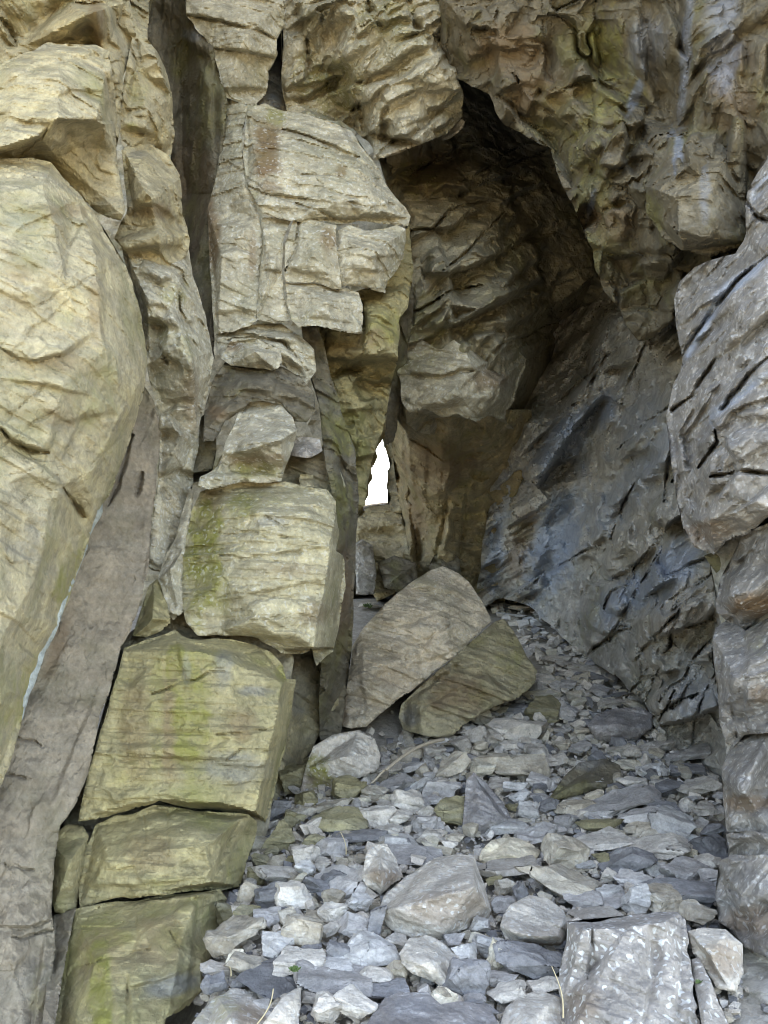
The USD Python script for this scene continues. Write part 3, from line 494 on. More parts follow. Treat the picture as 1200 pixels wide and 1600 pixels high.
rock('wall_joint', 'dark_wall_rock', [(1090, 420), (1700, 300), (1700, 1600), (1160, 1600), (1150, 1480), (1140, 1300), (1135, 1180), (1130, 1000), (1115, 900), (1090, 800)],
     [(1090, 420, 5.2), (1700, 300, 4.2), (1700, 1600, 3.7), (1160, 1500, 4.1), (1140, 1170, 4.5), (1130, 1000, 4.75), (1115, 860, 4.75), (1205, 830, 4.35), (1205, 1150, 4.25)], 69, None, kind='structure', thick=1.0, step=4)

# ------------------------------------------------------------------ left cliff
cliff = thing('left_cliff', 'tall tan weathered cliff of bulging slabs filling the left edge', 'cliff')
lc = dict(thick=3.0, facet=(0.5, 0.14), facet2=(0.15, 0.13), rim=0.05)
rock('upper_bulge', 'tan_rock', [(-400, -800), (215, -800), (205, 0), (215, 60), (192, 120), (188, 200), (180, 240), (-400, 400)],
     [(-400, -800, 3.8), (215, -800, 4.2), (0, 0, 5.2), (100, 0, 5.3), (205, 0, 5.5), (140, 20, 5.0), (160, 80, 5.4), (185, 120, 5.4), (40, 70, 5.4), (-400, 300, 4.3), (180, 240, 5.3)], 71, cliff,
     steps=[([(10, 80), (70, 40), (130, -10)], -0.2, 40), ([(140, 0), (150, 50), (165, 100)], 0.25, 25), ([(165, 0), (190, 60), (195, 130)], -0.25, 25)], cracks=[([(0, 30), (15, 45), (25, 70)], 5, 0.2)], blobs=[('b', 150, 40, 14, 60, 0.6), ('m', 20, 20, 40, 40, 0.5)], **lc)
rock('upper_block', 'tan_rock', [(-400, 60), (0, 100), (40, 82), (75, 66), (110, 70), (150, 70), (170, 80), (178, 130), (184, 180), (180, 240), (190, 290), (196, 330), (190, 346), (172, 342), (150, 330), (120, 300), (100, 330), (60, 320), (0, 320), (-400, 400)],
     [(-400, 80, 3.9), (-400, 330, 3.8), (0, 105, 4.75), (75, 70, 4.95), (160, 72, 5.05), (165, 120, 4.85), (164, 195, 4.75), (90, 110, 4.6), (30, 120, 4.6), (90, 185, 4.45), (0, 230, 4.35), (60, 212, 4.42), (150, 190, 4.65), (184, 190, 5.1), (180, 235, 5.05), (120, 230, 4.85), (140, 290, 5.0), (190, 335, 5.0), (90, 250, 4.85), (0, 270, 4.9), (50, 265, 5.0), (90, 320, 5.2), (0, 320, 5.2)], 72, cliff,
     steps=[([(0, 135), (60, 100), (110, 90), (165, 85)], 0.08, 18), ([(90, 150), (110, 138), (165, 145)], 0.06, 18), ([(0, 240), (60, 215), (90, 190), (165, 190)], 0.15, 20), ([(164, 90), (166, 140), (163, 200), (175, 235)], -0.10, 15)],
     blobs=[('w', 100, 76, 60, 8, 0.15)], thick=3.0, facet=(0.5, 0.08), facet2=(0.15, 0.11), rim=0.03)
rock('face_slab', 'tan_rock', [(-400, 200), (0, 248), (40, 246), (80, 252), (96, 275), (122, 300), (148, 335), (172, 375), (192, 408), (205, 440), (216, 475), (224, 515), (231, 555), (229, 590), (222, 620), (214, 650), (205, 680), (196, 705), (186, 735), (170, 775), (152, 800), (142, 830), (135, 855), (118, 900), (106, 940), (92, 975), (68, 1015), (55, 1050), (40, 1090), (33, 1135), (22, 1180), (0, 1230), (-40, 1330), (-400, 1500)],
     [(-400, 220, 3.6), (0, 255, 4.45), (80, 256, 4.6), (0, 300, 4.15), (70, 290, 4.25), (120, 305, 4.6), (150, 400, 4.3), (190, 412, 4.75), (0, 450, 3.9), (100, 440, 4.1), (150, 430, 4.25), (160, 520, 4.2), (215, 480, 4.75), (230, 570, 4.85), (180, 560, 4.3), (0, 600, 3.85), (100, 600, 4.0), (190, 640, 4.4), (212, 655, 4.8), (150, 730, 4.3), (185, 740, 4.7), (60, 720, 3.9), (0, 800, 3.7), (90, 780, 4.0), (130, 850, 4.55), (60, 900, 3.9), (100, 950, 4.4), (0, 1000, 3.6), (50, 1060, 4.2), (0, 1200, 3.9), (-400, 800, 3.0), (-400, 1500, 3.0)], 73, cliff,
     steps=[([(0, 545), (30, 560), (60, 565), (100, 552), (150, 522)], 0.09, 30), ([(0, 670), (20, 690), (50, 700), (75, 708)], 0.14, 25), ([(0, 590), (60, 600), (140, 620)], 0.05, 25), ([(95, 760), (110, 790), (130, 830)], -0.12, 22), ([(60, 640), (110, 660), (180, 640)], 0.04, 30), ([(80, 780), (70, 860), (40, 960)], -0.06, 30), ([(150, 410), (165, 460), (160, 520), (175, 580)], -0.07, 20)] + [(s_[0], s_[1], s_[2], 2.5) for s_ in ribs(61, 16, (0, 260, 200, 900), 20, 110, 0.035, 22, 35)],
     cracks=fissures(71, 9, (0, 300, 190, 1000), 35, 110, h=0.025, spread=15) + [([(0, 545), (30, 561), (60, 566), (95, 556)], 3, 0.05), ([(0, 672), (20, 690), (45, 701), (75, 709)], 3.5, 0.12), ([(97, 762), (112, 785), (130, 808)], 4, 0.18)],
     lumps=[(60, 400, 60, 50, -0.06), (110, 800, 20, 40, 0.1), (100, 340, 60, 30, -0.05)],
     blobs=[('m', 105, 500, 40, 30, 0.5), ('m', 150, 620, 50, 50, 0.5), ('m', 30, 590, 30, 20, 0.5), ('m', 60, 860, 40, 60, 0.45), ('m', 110, 900, 22, 70, 0.9, 22), ('m', 40, 1080, 26, 80, 0.8, 20), ('b', 100, 570, 40, 20, 0.3), ('m', 10, 1130, 30, 60, 0.6), ('b', 30, 420, 30, 20, 0.35), ('w', 35, 345, 30, 14, 0.2), ('b', 150, 480, 14, 60, 0.4), ('w', 40, 850, 30, 30, 0.22), ('m', 60, 470, 40, 20, 0.4), ('b', 60, 650, 70, 14, 0.4), ('m', 170, 700, 20, 80, 0.5, 25), ('b', 90, 330, 60, 12, 0.4)], thick=3.0, facet=(0.6, 0.06), facet2=(0.14, 0.09), layer=(0.06, 0.4), rim=0.05)
rock('slab_edge', 'pale_edge', [(130, 790), (150, 795), (165, 770), (160, 800), (142, 835), (134, 865), (112, 915), (103, 945), (90, 985), (70, 1020), (58, 1055), (44, 1090), (36, 1125), (28, 1130), (40, 1060), (62, 1000), (85, 940), (105, 890), (122, 850)],
     [(135, 800, 4.6), (165, 775, 4.85), (100, 940, 4.4), (32, 1125, 4.1), (60, 1030, 4.25)], 74, cliff, thick=0.5, step=2.5, facet=None, rim=0.03, layer=None, blobs=[('w', 60, 1030, 5, 60, 0.0)])
rib = thing('cliff_rib', 'lumpy tan and grey rib of rock right of the left cliff, with white patches', 'rock rib')
rock('rib_upper', 'tan_rock', [(160, -600), (245, -600), (232, 0), (232, 62), (246, 80), (262, 118), (268, 145), (270, 175), (273, 210), (268, 240), (250, 245), (232, 232), (205, 230), (190, 220), (183, 180), (195, 120), (205, 60), (165, 0)],
     [(160, -600, 4.6), (245, -600, 4.9), (170, 0, 5.5), (230, 0, 5.9), (215, 60, 5.6), (215, 110, 5.5), (245, 100, 5.5), (268, 150, 5.8), (190, 190, 5.5), (230, 180, 5.45), (225, 215, 5.55), (268, 230, 5.9)], 75, rib, thick=2.0,
     steps=[([(205, 70), (212, 110), (190, 190)], -0.15, 18), ([(190, 200), (225, 205), (240, 215)], 0.15, 15)], cracks=[([(214, 62), (220, 95), (208, 115)], 4, 0.1)], blobs=[('m', 215, 140, 22, 40, 0.6), ('m', 205, 200, 20, 15, 0.6)], facet=(0.3, 0.18), facet2=(0.1, 0.16), rim=0.03)
rock('rib_middle', 'tan_rock', [(190, 235), (205, 222), (240, 228), (262, 245), (280, 275), (285, 310), (284, 335), (292, 355), (296, 375), (292, 400), (270, 420), (245, 430), (215, 420), (192, 390), (178, 372), (190, 345), (200, 330)],
     [(195, 240, 5.5), (240, 232, 5.65), (210, 270, 5.25), (238, 310, 5.2), (280, 280, 5.7), (284, 335, 5.75), (235, 315, 5.15), (210, 345, 5.35), (290, 370, 5.7), (245, 365, 5.25), (200, 390, 5.3), (250, 420, 5.4)], 76, rib, thick=2.0,
     steps=[([(195, 335), (235, 315), (285, 350)], 0.25, 20), ([(180, 375), (240, 358), (292, 362)], -0.15, 15), ([(185, 395), (240, 385), (292, 380)], 0.2, 18)], blobs=[('w', 215, 240, 20, 10, 0.25), ('b', 240, 330, 30, 15, 0.5)], facet=(0.3, 0.16), facet2=(0.1, 0.16), rim=0.03)
rock('rib_lower', 'column_rock', [(190, 385), (215, 395), (270, 395), (290, 385), (296, 400), (302, 430), (318, 480), (330, 530), (334, 560), (325, 610), (312, 660), (308, 700), (300, 760), (288, 800), (278, 835), (262, 865), (250, 895), (232, 890), (235, 820), (246, 760), (250, 690), (248, 640), (235, 600), (228, 560), (218, 480), (200, 430)],
     [(195, 395, 5.4), (290, 390, 5.8), (240, 420, 5.3), (280, 440, 5.4), (318, 490, 5.8), (230, 470, 5.2), (265, 480, 5.35), (232, 560, 5.5), (260, 560, 5.4), (300, 560, 5.35), (330, 550, 5.8), (255, 640, 5.6), (280, 680, 5.5), (310, 690, 5.8), (255, 760, 5.6), (290, 780, 5.8), (240, 880, 5.45)], 77, rib, thick=2.0,
     steps=[([(215, 425), (250, 440), (290, 425)], 0.2, 18), ([(225, 500), (255, 505), (285, 515)], 0.18, 18), ([(230, 575), (260, 565), (280, 560)], 0.25, 15), ([(285, 430), (280, 500), (300, 560), (310, 640)], -0.25, 18), ([(245, 650), (275, 635), (310, 640)], -0.15, 15), ([(245, 670), (280, 675)], 0.2, 15), ([(248, 745), (275, 735), (295, 730)], 0.2, 15)],
     cracks=[([(254, 555), (262, 568)], 6, 0.25), ([(255, 765), (262, 780)], 5, 0.15)],
     blobs=[('m', 270, 455, 30, 22, 0.7), ('m', 245, 515, 25, 25, 0.7), ('m', 290, 545, 20, 25, 0.7), ('b', 300, 620, 15, 60, 0.4)], facet=(0.28, 0.2), facet2=(0.1, 0.18), rim=0.03)
rock('smooth_slab', 'grey_slab_rock', [(222, 600), (238, 625), (250, 655), (250, 690), (245, 730), (242, 780), (236, 830), (233, 885), (218, 945), (206, 985), (190, 1010), (180, 1040), (172, 1080), (160, 1110), (148, 1160), (138, 1210), (118, 1262), (95, 1290), (88, 1320), (82, 1380), (82, 1430), (86, 1480), (78, 1560), (70, 1720), (-500, 1800), (-500, 1300), (-60, 1150), (0, 1000), (100, 800), (170, 650)],
     [(225, 610, 5.55), (250, 690, 5.6), (180, 700, 5.35), (240, 800, 5.35), (150, 850, 5.0), (215, 940, 5.0), (100, 1000, 4.7), (180, 1040, 4.75), (50, 1150, 4.4), (140, 1200, 4.45), (0, 1300, 4.05), (85, 1330, 4.2), (82, 1450, 4.0), (20, 1500, 3.8), (60, 1700, 3.6), (-500, 1300, 3.6), (-500, 1750, 3.0)], 78, None,
     'long smooth grey brown slab leaning diagonally between the left cliff and the block column', 'rock slab', thick=2.5,
     steps=[([(-10, 1445), (40, 1450), (80, 1438)], 0.05, 20), ([(70, 1460), (60, 1530), (50, 1610)], 0.05, 15)] + [(s_[0], s_[1], s_[2], 2.5) for s_ in ribs(62, 6, (0, 700, 240, 1600), 66, 160, 0.05, 16, 6)],
     cracks=fissures(76, 4, (0, 750, 240, 1600), 66, 110, h=0.025, spread=8) + fissures(77, 6, (0, 900, 200, 1600), 0, 70, h=0.05) + [([(205, 680), (190, 740), (170, 790)], 3.5, 0.15), ([(222, 740), (214, 775)], 4, 0.15), ([(0, 1445), (40, 1450), (85, 1437)], 2.5, 0.04)],
     blobs=[('b', 90, 1010, 14, 60, 0.5, 20), ('m', 60, 1560, 12, 80, 0.5), ('b', 200, 1060, 14, 80, 0.2)], facet=(0.7, 0.05), facet2=(0.2, 0.06), layer=(0.09, 0.22), bed=(0.93, 0.2, -0.3), rim=0.015, jagged=4)
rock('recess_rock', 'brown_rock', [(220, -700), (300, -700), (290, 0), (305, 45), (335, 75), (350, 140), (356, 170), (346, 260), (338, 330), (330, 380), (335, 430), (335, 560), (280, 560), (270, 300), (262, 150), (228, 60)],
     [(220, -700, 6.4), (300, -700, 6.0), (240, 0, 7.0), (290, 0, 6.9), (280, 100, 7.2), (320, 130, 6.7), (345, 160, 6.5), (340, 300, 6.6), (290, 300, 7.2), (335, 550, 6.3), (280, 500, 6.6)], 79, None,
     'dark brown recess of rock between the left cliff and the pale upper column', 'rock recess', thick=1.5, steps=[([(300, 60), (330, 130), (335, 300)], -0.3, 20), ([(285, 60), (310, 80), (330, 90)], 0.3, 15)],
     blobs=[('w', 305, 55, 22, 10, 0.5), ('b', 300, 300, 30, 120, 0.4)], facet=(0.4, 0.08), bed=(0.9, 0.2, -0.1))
rock('edge_shard', 'column_rock', [(296, 762), (304, 766), (301, 800), (290, 840), (285, 870), (284, 920), (286, 958), (270, 970), (262, 950), (252, 915), (246, 902), (256, 885), (272, 850), (284, 810)],
     [(298, 765, 5.65), (285, 860, 5.35), (250, 905, 5.3), (280, 955, 5.2), (265, 890, 5.2)], 81, None, 'thin pinkish shard wedged upright along the left side of the upper mossy block', 'rock', thick=0.5, step=2.5, facet=(0.2, 0.1), rim=0.03)
rock('corner_stone', 'mossy_rock', [(208, 995), (220, 960), (232, 915), (246, 905), (254, 920), (266, 960), (268, 975), (250, 988), (228, 996)],
     [(210, 995, 5.1), (240, 910, 5.35), (265, 970, 5.1), (240, 965, 5.0)], 82, None, 'small triangular mossy stone between the smooth slab and the upper mossy block', 'rock', thick=0.5, step=2.5, facet=(0.2, 0.08), rim=0.03)

# ------------------------------------------------------------------ the column of jointed blocks
cb = dict(thick=1.4, facet=(0.35, 0.08), facet2=(0.11, 0.13), rim=0.015, layer=(0.045, 0.55), jagged=3)
rock('column_block', 'column_rock', [(283, -700), (447, -700), (443, 0), (443, 38), (432, 62), (434, 86), (420, 112), (414, 152), (395, 165), (352, 152), (340, 100), (330, 72), (308, 45), (290, 25)],
     [(283, -700, 6.0), (447, -700, 6.0), (290, 0, 6.7), (443, 0, 6.75), (430, 85, 6.7), (352, 150, 6.6), (412, 150, 6.8), (380, 60, 6.45)], 91, None, 'pale cracked block at the very top of the column, left of the narrow blue chimney', 'rock block',
     steps=[([(285, 22), (340, 32), (400, 45), (440, 66)], 0.10, 15), ([(330, 75), (380, 82), (432, 90)], 0.14, 15), ([(350, 140), (380, 138), (412, 140)], 0.1, 12)], cracks=[([(290, 24), (345, 35), (400, 48), (432, 62)], 3, 0.12), ([(335, 78), (390, 84), (430, 92)], 3, 0.1)], **{**cb, 'thick': 2.5})
rock('chimney_rock', 'dark_wall_rock', [(405, 20), (440, 30), (455, 100), (470, 190), (400, 190), (405, 120)], [(405, 30, 7.6), (450, 60, 7.6), (430, 190, 7.2)], 92, None, 'wet bluish dark rock in the narrow chimney between the top block and the ceiling block', 'rock', thick=1.0, blobs=[('w', 430, 120, 14, 60, 0.95)], step=2.5)

col = thing('rock_column', 'pale grey cracked column of bedded blocks left of the cave, upper centre', 'rock column')
cf = dict(parent=col, cat=None)
rock('block', 'column_rock', [(325, 330), (340, 260), (346, 200), (352, 152), (386, 164), (380, 200), (378, 240), (384, 290), (395, 300), (404, 340), (410, 380), (404, 430), (402, 500), (390, 508), (345, 522), (334, 500), (328, 420)],
     [(325, 330, 6.55), (352, 155, 6.75), (384, 170, 6.6), (380, 300, 6.3), (400, 340, 6.25), (404, 430, 6.2), (345, 400, 6.15), (340, 520, 6.1), (400, 500, 6.1)], 101, col,
     steps=[([(345, 250), (360, 258), (382, 268)], 0.05, 12), ([(330, 400), (370, 390), (405, 400)], -0.05, 15), ([(335, 490), (370, 485), (402, 496)], 0.08, 12)], cracks=[([(350, 250), (382, 268)], 3, 0.06)], blobs=[('b', 330, 370, 14, 60, 0.8), ('b', 395, 400, 8, 40, 0.5)], **cb)
rock('block', 'column_rock', [(388, 168), (412, 160), (440, 172), (482, 178), (527, 194), (548, 205), (562, 225), (592, 266), (612, 302), (632, 322), (642, 340), (638, 354), (600, 350), (560, 345), (528, 350), (505, 345), (470, 348), (440, 342), (412, 335), (395, 305), (386, 290), (380, 240), (383, 200)],
     [(388, 170, 6.6), (440, 172, 6.65), (530, 195, 6.6), (592, 268, 6.5), (640, 340, 6.45), (400, 250, 6.3), (480, 240, 6.3), (560, 260, 6.3), (600, 330, 6.25), (520, 320, 6.1), (420, 320, 6.15), (386, 295, 6.3), (450, 345, 6.15)], 102, col,
     steps=[([(440, 200), (490, 215), (530, 232), (565, 245)], 0.09, 14), ([(385, 295), (440, 305), (500, 315), (560, 318)], 0.07, 14), ([(400, 322), (460, 325), (525, 335)], 0.06, 12), ([(575, 322), (610, 318), (640, 335)], 0.08, 12), ([(390, 160), (395, 190), (385, 230)], -0.06, 10)],
     cracks=fissures(72, 10, (390, 180, 620, 345), -10, 100) + [([(440, 200), (490, 216), (530, 234), (562, 246)], 2.5, 0.12), ([(385, 292), (420, 305), (480, 312)], 2.5, 0.08), ([(460, 318), (500, 330), (525, 342)], 2.5, 0.08)],
     blobs=[('b', 415, 235, 26, 55, 0.9), ('m', 428, 180, 18, 20, 0.9), ('b', 532, 268, 10, 10, 0.7), ('m', 392, 308, 16, 12, 0.8), ('b', 420, 290, 20, 14, 0.5), ('w', 545, 210, 20, 6, 0.35)], **cb)
rock('block', 'column_rock', [(528, 360), (545, 352), (575, 362), (590, 358), (620, 352), (634, 358), (634, 385), (630, 405), (615, 430), (605, 440), (602, 458), (575, 452), (555, 448), (532, 446), (524, 400)],
     [(528, 360, 6.2), (632, 358, 6.3), (630, 405, 6.35), (603, 455, 6.25), (580, 400, 6.0), (530, 445, 6.15)], 103, col,
     steps=[([(540, 395), (590, 400), (630, 395)], 0.05, 10), ([(530, 425), (570, 420), (620, 425)], 0.05, 10)], blobs=[('b', 510, 375, 16, 22, 0.5)], **cb)
rock('block', 'column_rock', [(408, 340), (430, 338), (455, 345), (442, 380), (440, 425), (448, 480), (456, 500), (430, 505), (402, 500), (405, 440), (412, 390)],
     [(408, 342, 6.25), (455, 345, 6.25), (440, 425, 6.15), (402, 500, 6.1), (455, 500, 6.15), (425, 420, 6.05)], 104, col, steps=[([(408, 420), (425, 425), (442, 425)], 0.05, 8)], cracks=[([(412, 425), (440, 428)], 2.5, 0.08)], **cb)
rock('block', 'column_rock', [(458, 346), (480, 342), (525, 352), (526, 400), (535, 450), (525, 452), (490, 442), (446, 440), (444, 420), (446, 380)],
     [(460, 346, 6.2), (525, 355, 6.15), (530, 448, 6.1), (446, 430, 6.15), (490, 400, 6.0)], 105, col, steps=[([(450, 420), (475, 425), (530, 430)], 0.05, 10)], cracks=[([(468, 345), (460, 390), (446, 425)], 2.5, 0.12)], blobs=[('b', 512, 375, 16, 24, 0.7)], **cb)
rock('block', 'column_rock', [(446, 442), (490, 444), (540, 450), (560, 458), (566, 475), (567, 500), (566, 522), (545, 522), (520, 514), (495, 510), (470, 512), (456, 500), (450, 480)],
     [(448, 444, 6.15), (560, 458, 6.15), (566, 520, 6.1), (520, 512, 5.95), (470, 510, 6.0), (510, 470, 5.92)], 106, col, steps=[([(455, 495), (500, 498), (560, 505)], 0.04, 8)], cracks=[([(465, 470), (500, 468), (560, 475)], 2.5, 0.03)], blobs=[('m', 470, 495, 25, 12, 0.5)], **cb)
rock('recessed_face', 'mossy_rock', [(495, 505), (560, 500), (556, 455), (600, 440), (640, 345), (645, 420), (638, 480), (624, 500), (622, 562), (612, 600), (606, 640), (598, 670), (590, 692), (580, 725), (570, 790), (556, 800), (552, 720), (520, 660), (508, 600), (500, 560)],
     [(497, 510, 6.5), (640, 350, 6.7), (560, 460, 6.5), (640, 440, 6.6), (600, 480, 6.35), (622, 560, 6.35), (560, 555, 6.3), (510, 590, 6.6), (560, 575, 6.7), (612, 600, 6.8), (560, 640, 6.6), (590, 690, 6.9), (575, 780, 6.8)], 107, col,
     steps=[([(505, 555), (540, 560), (580, 558), (624, 562)], 0.4, 25), ([(567, 470), (568, 520), (566, 560)], 0.25, 20), ([(520, 620), (560, 600), (610, 590)], 0.08, 15), ([(515, 655), (560, 640), (600, 640)], 0.1, 15), ([(500, 520), (540, 530), (566, 525)], 0.2, 15)] + [(s_[0], s_[1], s_[2], 2.5) for s_ in ribs(81, 16, (505, 540, 625, 720), 12, 60, 0.18, 14)],
     cracks=[([(565, 470), (566, 520)], 3, 0.15)], blobs=[('m', 600, 510, 40, 40, 0.7), ('b', 590, 530, 30, 18, 0.5), ('b', 540, 545, 30, 14, 0.4)], **{**cb, 'thick': 1.2, 'facet': (0.32, 0.24), 'facet2': (0.12, 0.22)})
rock('dark_seam', 'brown_rock', [(612, 470), (640, 420), (648, 470), (640, 530), (630, 600), (622, 660), (614, 690), (600, 700), (604, 640), (614, 590)], [(612, 480, 7.2), (645, 470, 7.4), (610, 690, 8.2)], 108, None,
     'dark red brown seam running down from the column edge to the bright gap', 'rock seam', thick=1.0, step=2.5)

jb = dict(thick=0.9, facet=(0.28, 0.14), facet2=(0.09, 0.15), rim=0.015, layer=(0.045, 0.5), jagged=2.5, step=2.6)
rock('column_block', 'column_rock', [(335, 525), (350, 515), (390, 508), (440, 505), (470, 525), (490, 545), (494, 580), (480, 600), (440, 570), (380, 560), (345, 560)],
     [(337, 525, 6.2), (400, 510, 6.25), (470, 525, 6.2), (490, 580, 6.1), (400, 540, 5.95), (345, 555, 6.1)], 111, None, 'grey blocky ledge under the column face, darker and cracked', 'rock block', steps=[([(345, 530), (400, 525), (470, 540)], 0.15, 12), ([(400, 545), (450, 560), (480, 590)], 0.15, 12)],
     cracks=[([(355, 530), (400, 528), (440, 535), (480, 580)], 3, 0.12)], **jb)
rock('column_block', 'column_rock', [(345, 560), (362, 530), (400, 530), (438, 545), (440, 568), (430, 580), (400, 575), (360, 572)], [(346, 560, 6.0), (365, 532, 6.05), (438, 550, 5.9), (400, 550, 5.75), (430, 578, 5.85), (360, 570, 5.95)], 112, None,
     'flat pale block with a rusty left corner, in the jumble under the column face', 'rock block', blobs=[('b', 360, 540, 20, 10, 0.7)], **jb)
rock('column_block', 'brown_rock', [(320, 640), (335, 590), (352, 565), (400, 572), (440, 572), (470, 590), (490, 612), (492, 640), (480, 660), (462, 660), (440, 630), (395, 622), (380, 640), (350, 660), (335, 690), (318, 690)],
     [(322, 640, 5.9), (352, 568, 6.05), (440, 575, 5.95), (490, 620, 5.9), (430, 620, 5.7), (390, 600, 5.75), (340, 650, 5.75), (475, 655, 5.85)], 113, None, 'olive brown block with a slanting face, right above the grey capped boulder', 'rock block',
     steps=[([(420, 580), (430, 600), (425, 622)], -0.12, 15), ([(430, 620), (470, 625), (492, 640)], 0.1, 12)], blobs=[('m', 370, 600, 40, 30, 0.4), ('b', 340, 645, 20, 14, 0.6)], **jb)
rock('column_block', 'column_rock', [(345, 722), (352, 690), (372, 650), (385, 628), (412, 626), (438, 634), (458, 652), (466, 672), (456, 705), (445, 735), (440, 752), (420, 755), (380, 752), (330, 765), (308, 762), (312, 745), (330, 738)],
     [(350, 700, 5.55), (385, 630, 5.85), (440, 635, 5.8), (465, 672, 5.6), (440, 690, 5.4), (400, 700, 5.4), (355, 705, 5.5), (440, 750, 5.6), (380, 720, 5.55), (330, 755, 5.45)], 114, None, 'grey capped boulder with a yellow brown underside, sitting on the upper mossy block', 'boulder',
     steps=[([(345, 712), (400, 705), (440, 690), (466, 675)], 0.16, 18), ([(320, 745), (370, 738), (440, 742)], -0.1, 10)], blobs=[('m', 400, 735, 60, 18, 0.8), ('b', 400, 718, 60, 10, 0.6)], **jb)
rock('column_block', 'cave_rock', [(425, 752), (445, 715), (460, 690), (520, 700), (540, 760), (520, 790), (440, 775)], [(425, 755, 6.1), (460, 695, 6.3), (530, 760, 6.2)], 115, None, 'dark stone in the shadowed gap above the upper mossy block', 'rock', **jb)
rock('column_block', 'grey_rock', [(452, 695), (470, 682), (500, 686), (504, 705), (485, 716), (455, 712)], [(452, 700, 5.95), (475, 684, 6.0), (503, 700, 5.95), (480, 705, 5.8)], 116, None, 'small pale lit stone right of the grey capped boulder', 'rock', **jb)
rock('column_block', 'tan_rock', [(466, 748), (470, 740), (490, 742), (492, 762), (470, 762)], [(467, 750, 5.9), (490, 745, 5.95), (480, 755, 5.8)], 117, None, 'tiny tan stone on top of the upper mossy block near its right corner', 'rock', **jb)
rock('column_rib', 'brown_rock', [(470, 505), (495, 510), (505, 535), (516, 580), (535, 650), (556, 700), (560, 760), (556, 850), (552, 950), (548, 1010), (540, 1090), (530, 1160), (500, 1165), (498, 1090), (505, 1000), (520, 860), (520, 780), (505, 700), (500, 640), (486, 590)],
     [(472, 508, 6.3), (498, 515, 6.25), (516, 590, 6.3), (500, 640, 6.2), (545, 690, 6.3), (520, 720, 6.1), (555, 800, 6.4), (525, 800, 6.0), (550, 950, 6.4), (520, 950, 6.0), (540, 1070, 6.8), (500, 1150, 6.7)], 118, None,
     'narrow olive brown rib running down behind the right side of the column to the boulder', 'rock rib', thick=1.2, steps=[([(505, 650), (530, 690), (535, 780)], -0.15, 15), ([(520, 770), (550, 800)], 0.1, 12), ([(540, 800), (535, 900), (530, 1000)], -0.2, 12)], blobs=[('m', 535, 680, 25, 40, 0.8), ('m', 535, 790, 20, 40, 0.7), ('b', 535, 930, 20, 90, 0.5)], facet=(0.3, 0.2), facet2=(0.1, 0.2), rim=0.02)
bk = dict(thick=1.3, facet=(0.4, 0.07), facet2=(0.13, 0.11), layer=(0.05, 0.45), rim=0.018, jagged=4, bed=(0.05, 0.1, 1))
rock('column_block', 'block_rock', [(285, 870), (292, 830), (302, 790), (312, 768), (345, 758), (380, 753), (430, 754), (480, 758), (512, 766), (527, 784), (528, 820), (527, 862), (536, 870), (540, 920), (530, 975), (520, 1020), (495, 1040), (488, 1015), (470, 1022), (440, 1020), (420, 1005), (395, 994), (350, 992), (310, 992), (290, 975), (284, 930)],
     [(288, 870, 5.45), (312, 770, 5.65), (430, 756, 5.65), (512, 766, 5.7), (527, 790, 5.65), (300, 960, 5.2), (400, 800, 5.3), (480, 800, 5.35), (515, 860, 5.35), (505, 940, 5.25), (488, 1010, 5.2), (535, 900, 5.9), (525, 1010, 5.9), (420, 900, 5.15), (350, 900, 5.2), (440, 1018, 5.3), (400, 960, 5.0), (350, 988, 5.2), (440, 975, 5.05)], 121, None,
     'broad upper block of the column, mossy left half and pale right half', 'rock block',
     steps=[([(300, 870), (380, 872), (450, 862), (525, 858)], 0.04, 14), ([(340, 940), (400, 925), (510, 905)], 0.07, 16), ([(345, 975), (400, 962), (430, 985), (485, 990)], -0.10, 14), ([(370, 985), (420, 995), (480, 1010)], 0.1, 12), ([(470, 870), (480, 850), (525, 855)], -0.05, 10)],
     cracks=fissures(73, 8, (290, 770, 520, 1000), 0, 110) + [([(345, 868), (420, 868), (470, 862), (525, 856)], 2.5, 0.03), ([(340, 935), (390, 920)], 2.5, 0.04)],
     blobs=[('m', 320, 860, 40, 120, 1.0), ('m', 305, 880, 30, 140, 0.9), ('m', 375, 790, 40, 25, 0.9), ('m', 305, 950, 20, 40, 0.8), ('m', 350, 930, 20, 40, 0.6), ('w', 425, 815, 24, 10, 0.3), ('b', 450, 890, 60, 20, 0.3), ('m', 400, 780, 60, 16, 0.6), ('b', 330, 800, 20, 60, 0.4), ('m', 370, 850, 18, 90, 0.5), ('b', 490, 960, 40, 20, 0.4), ('m', 505, 930, 12, 40, 0.5)], **bk)
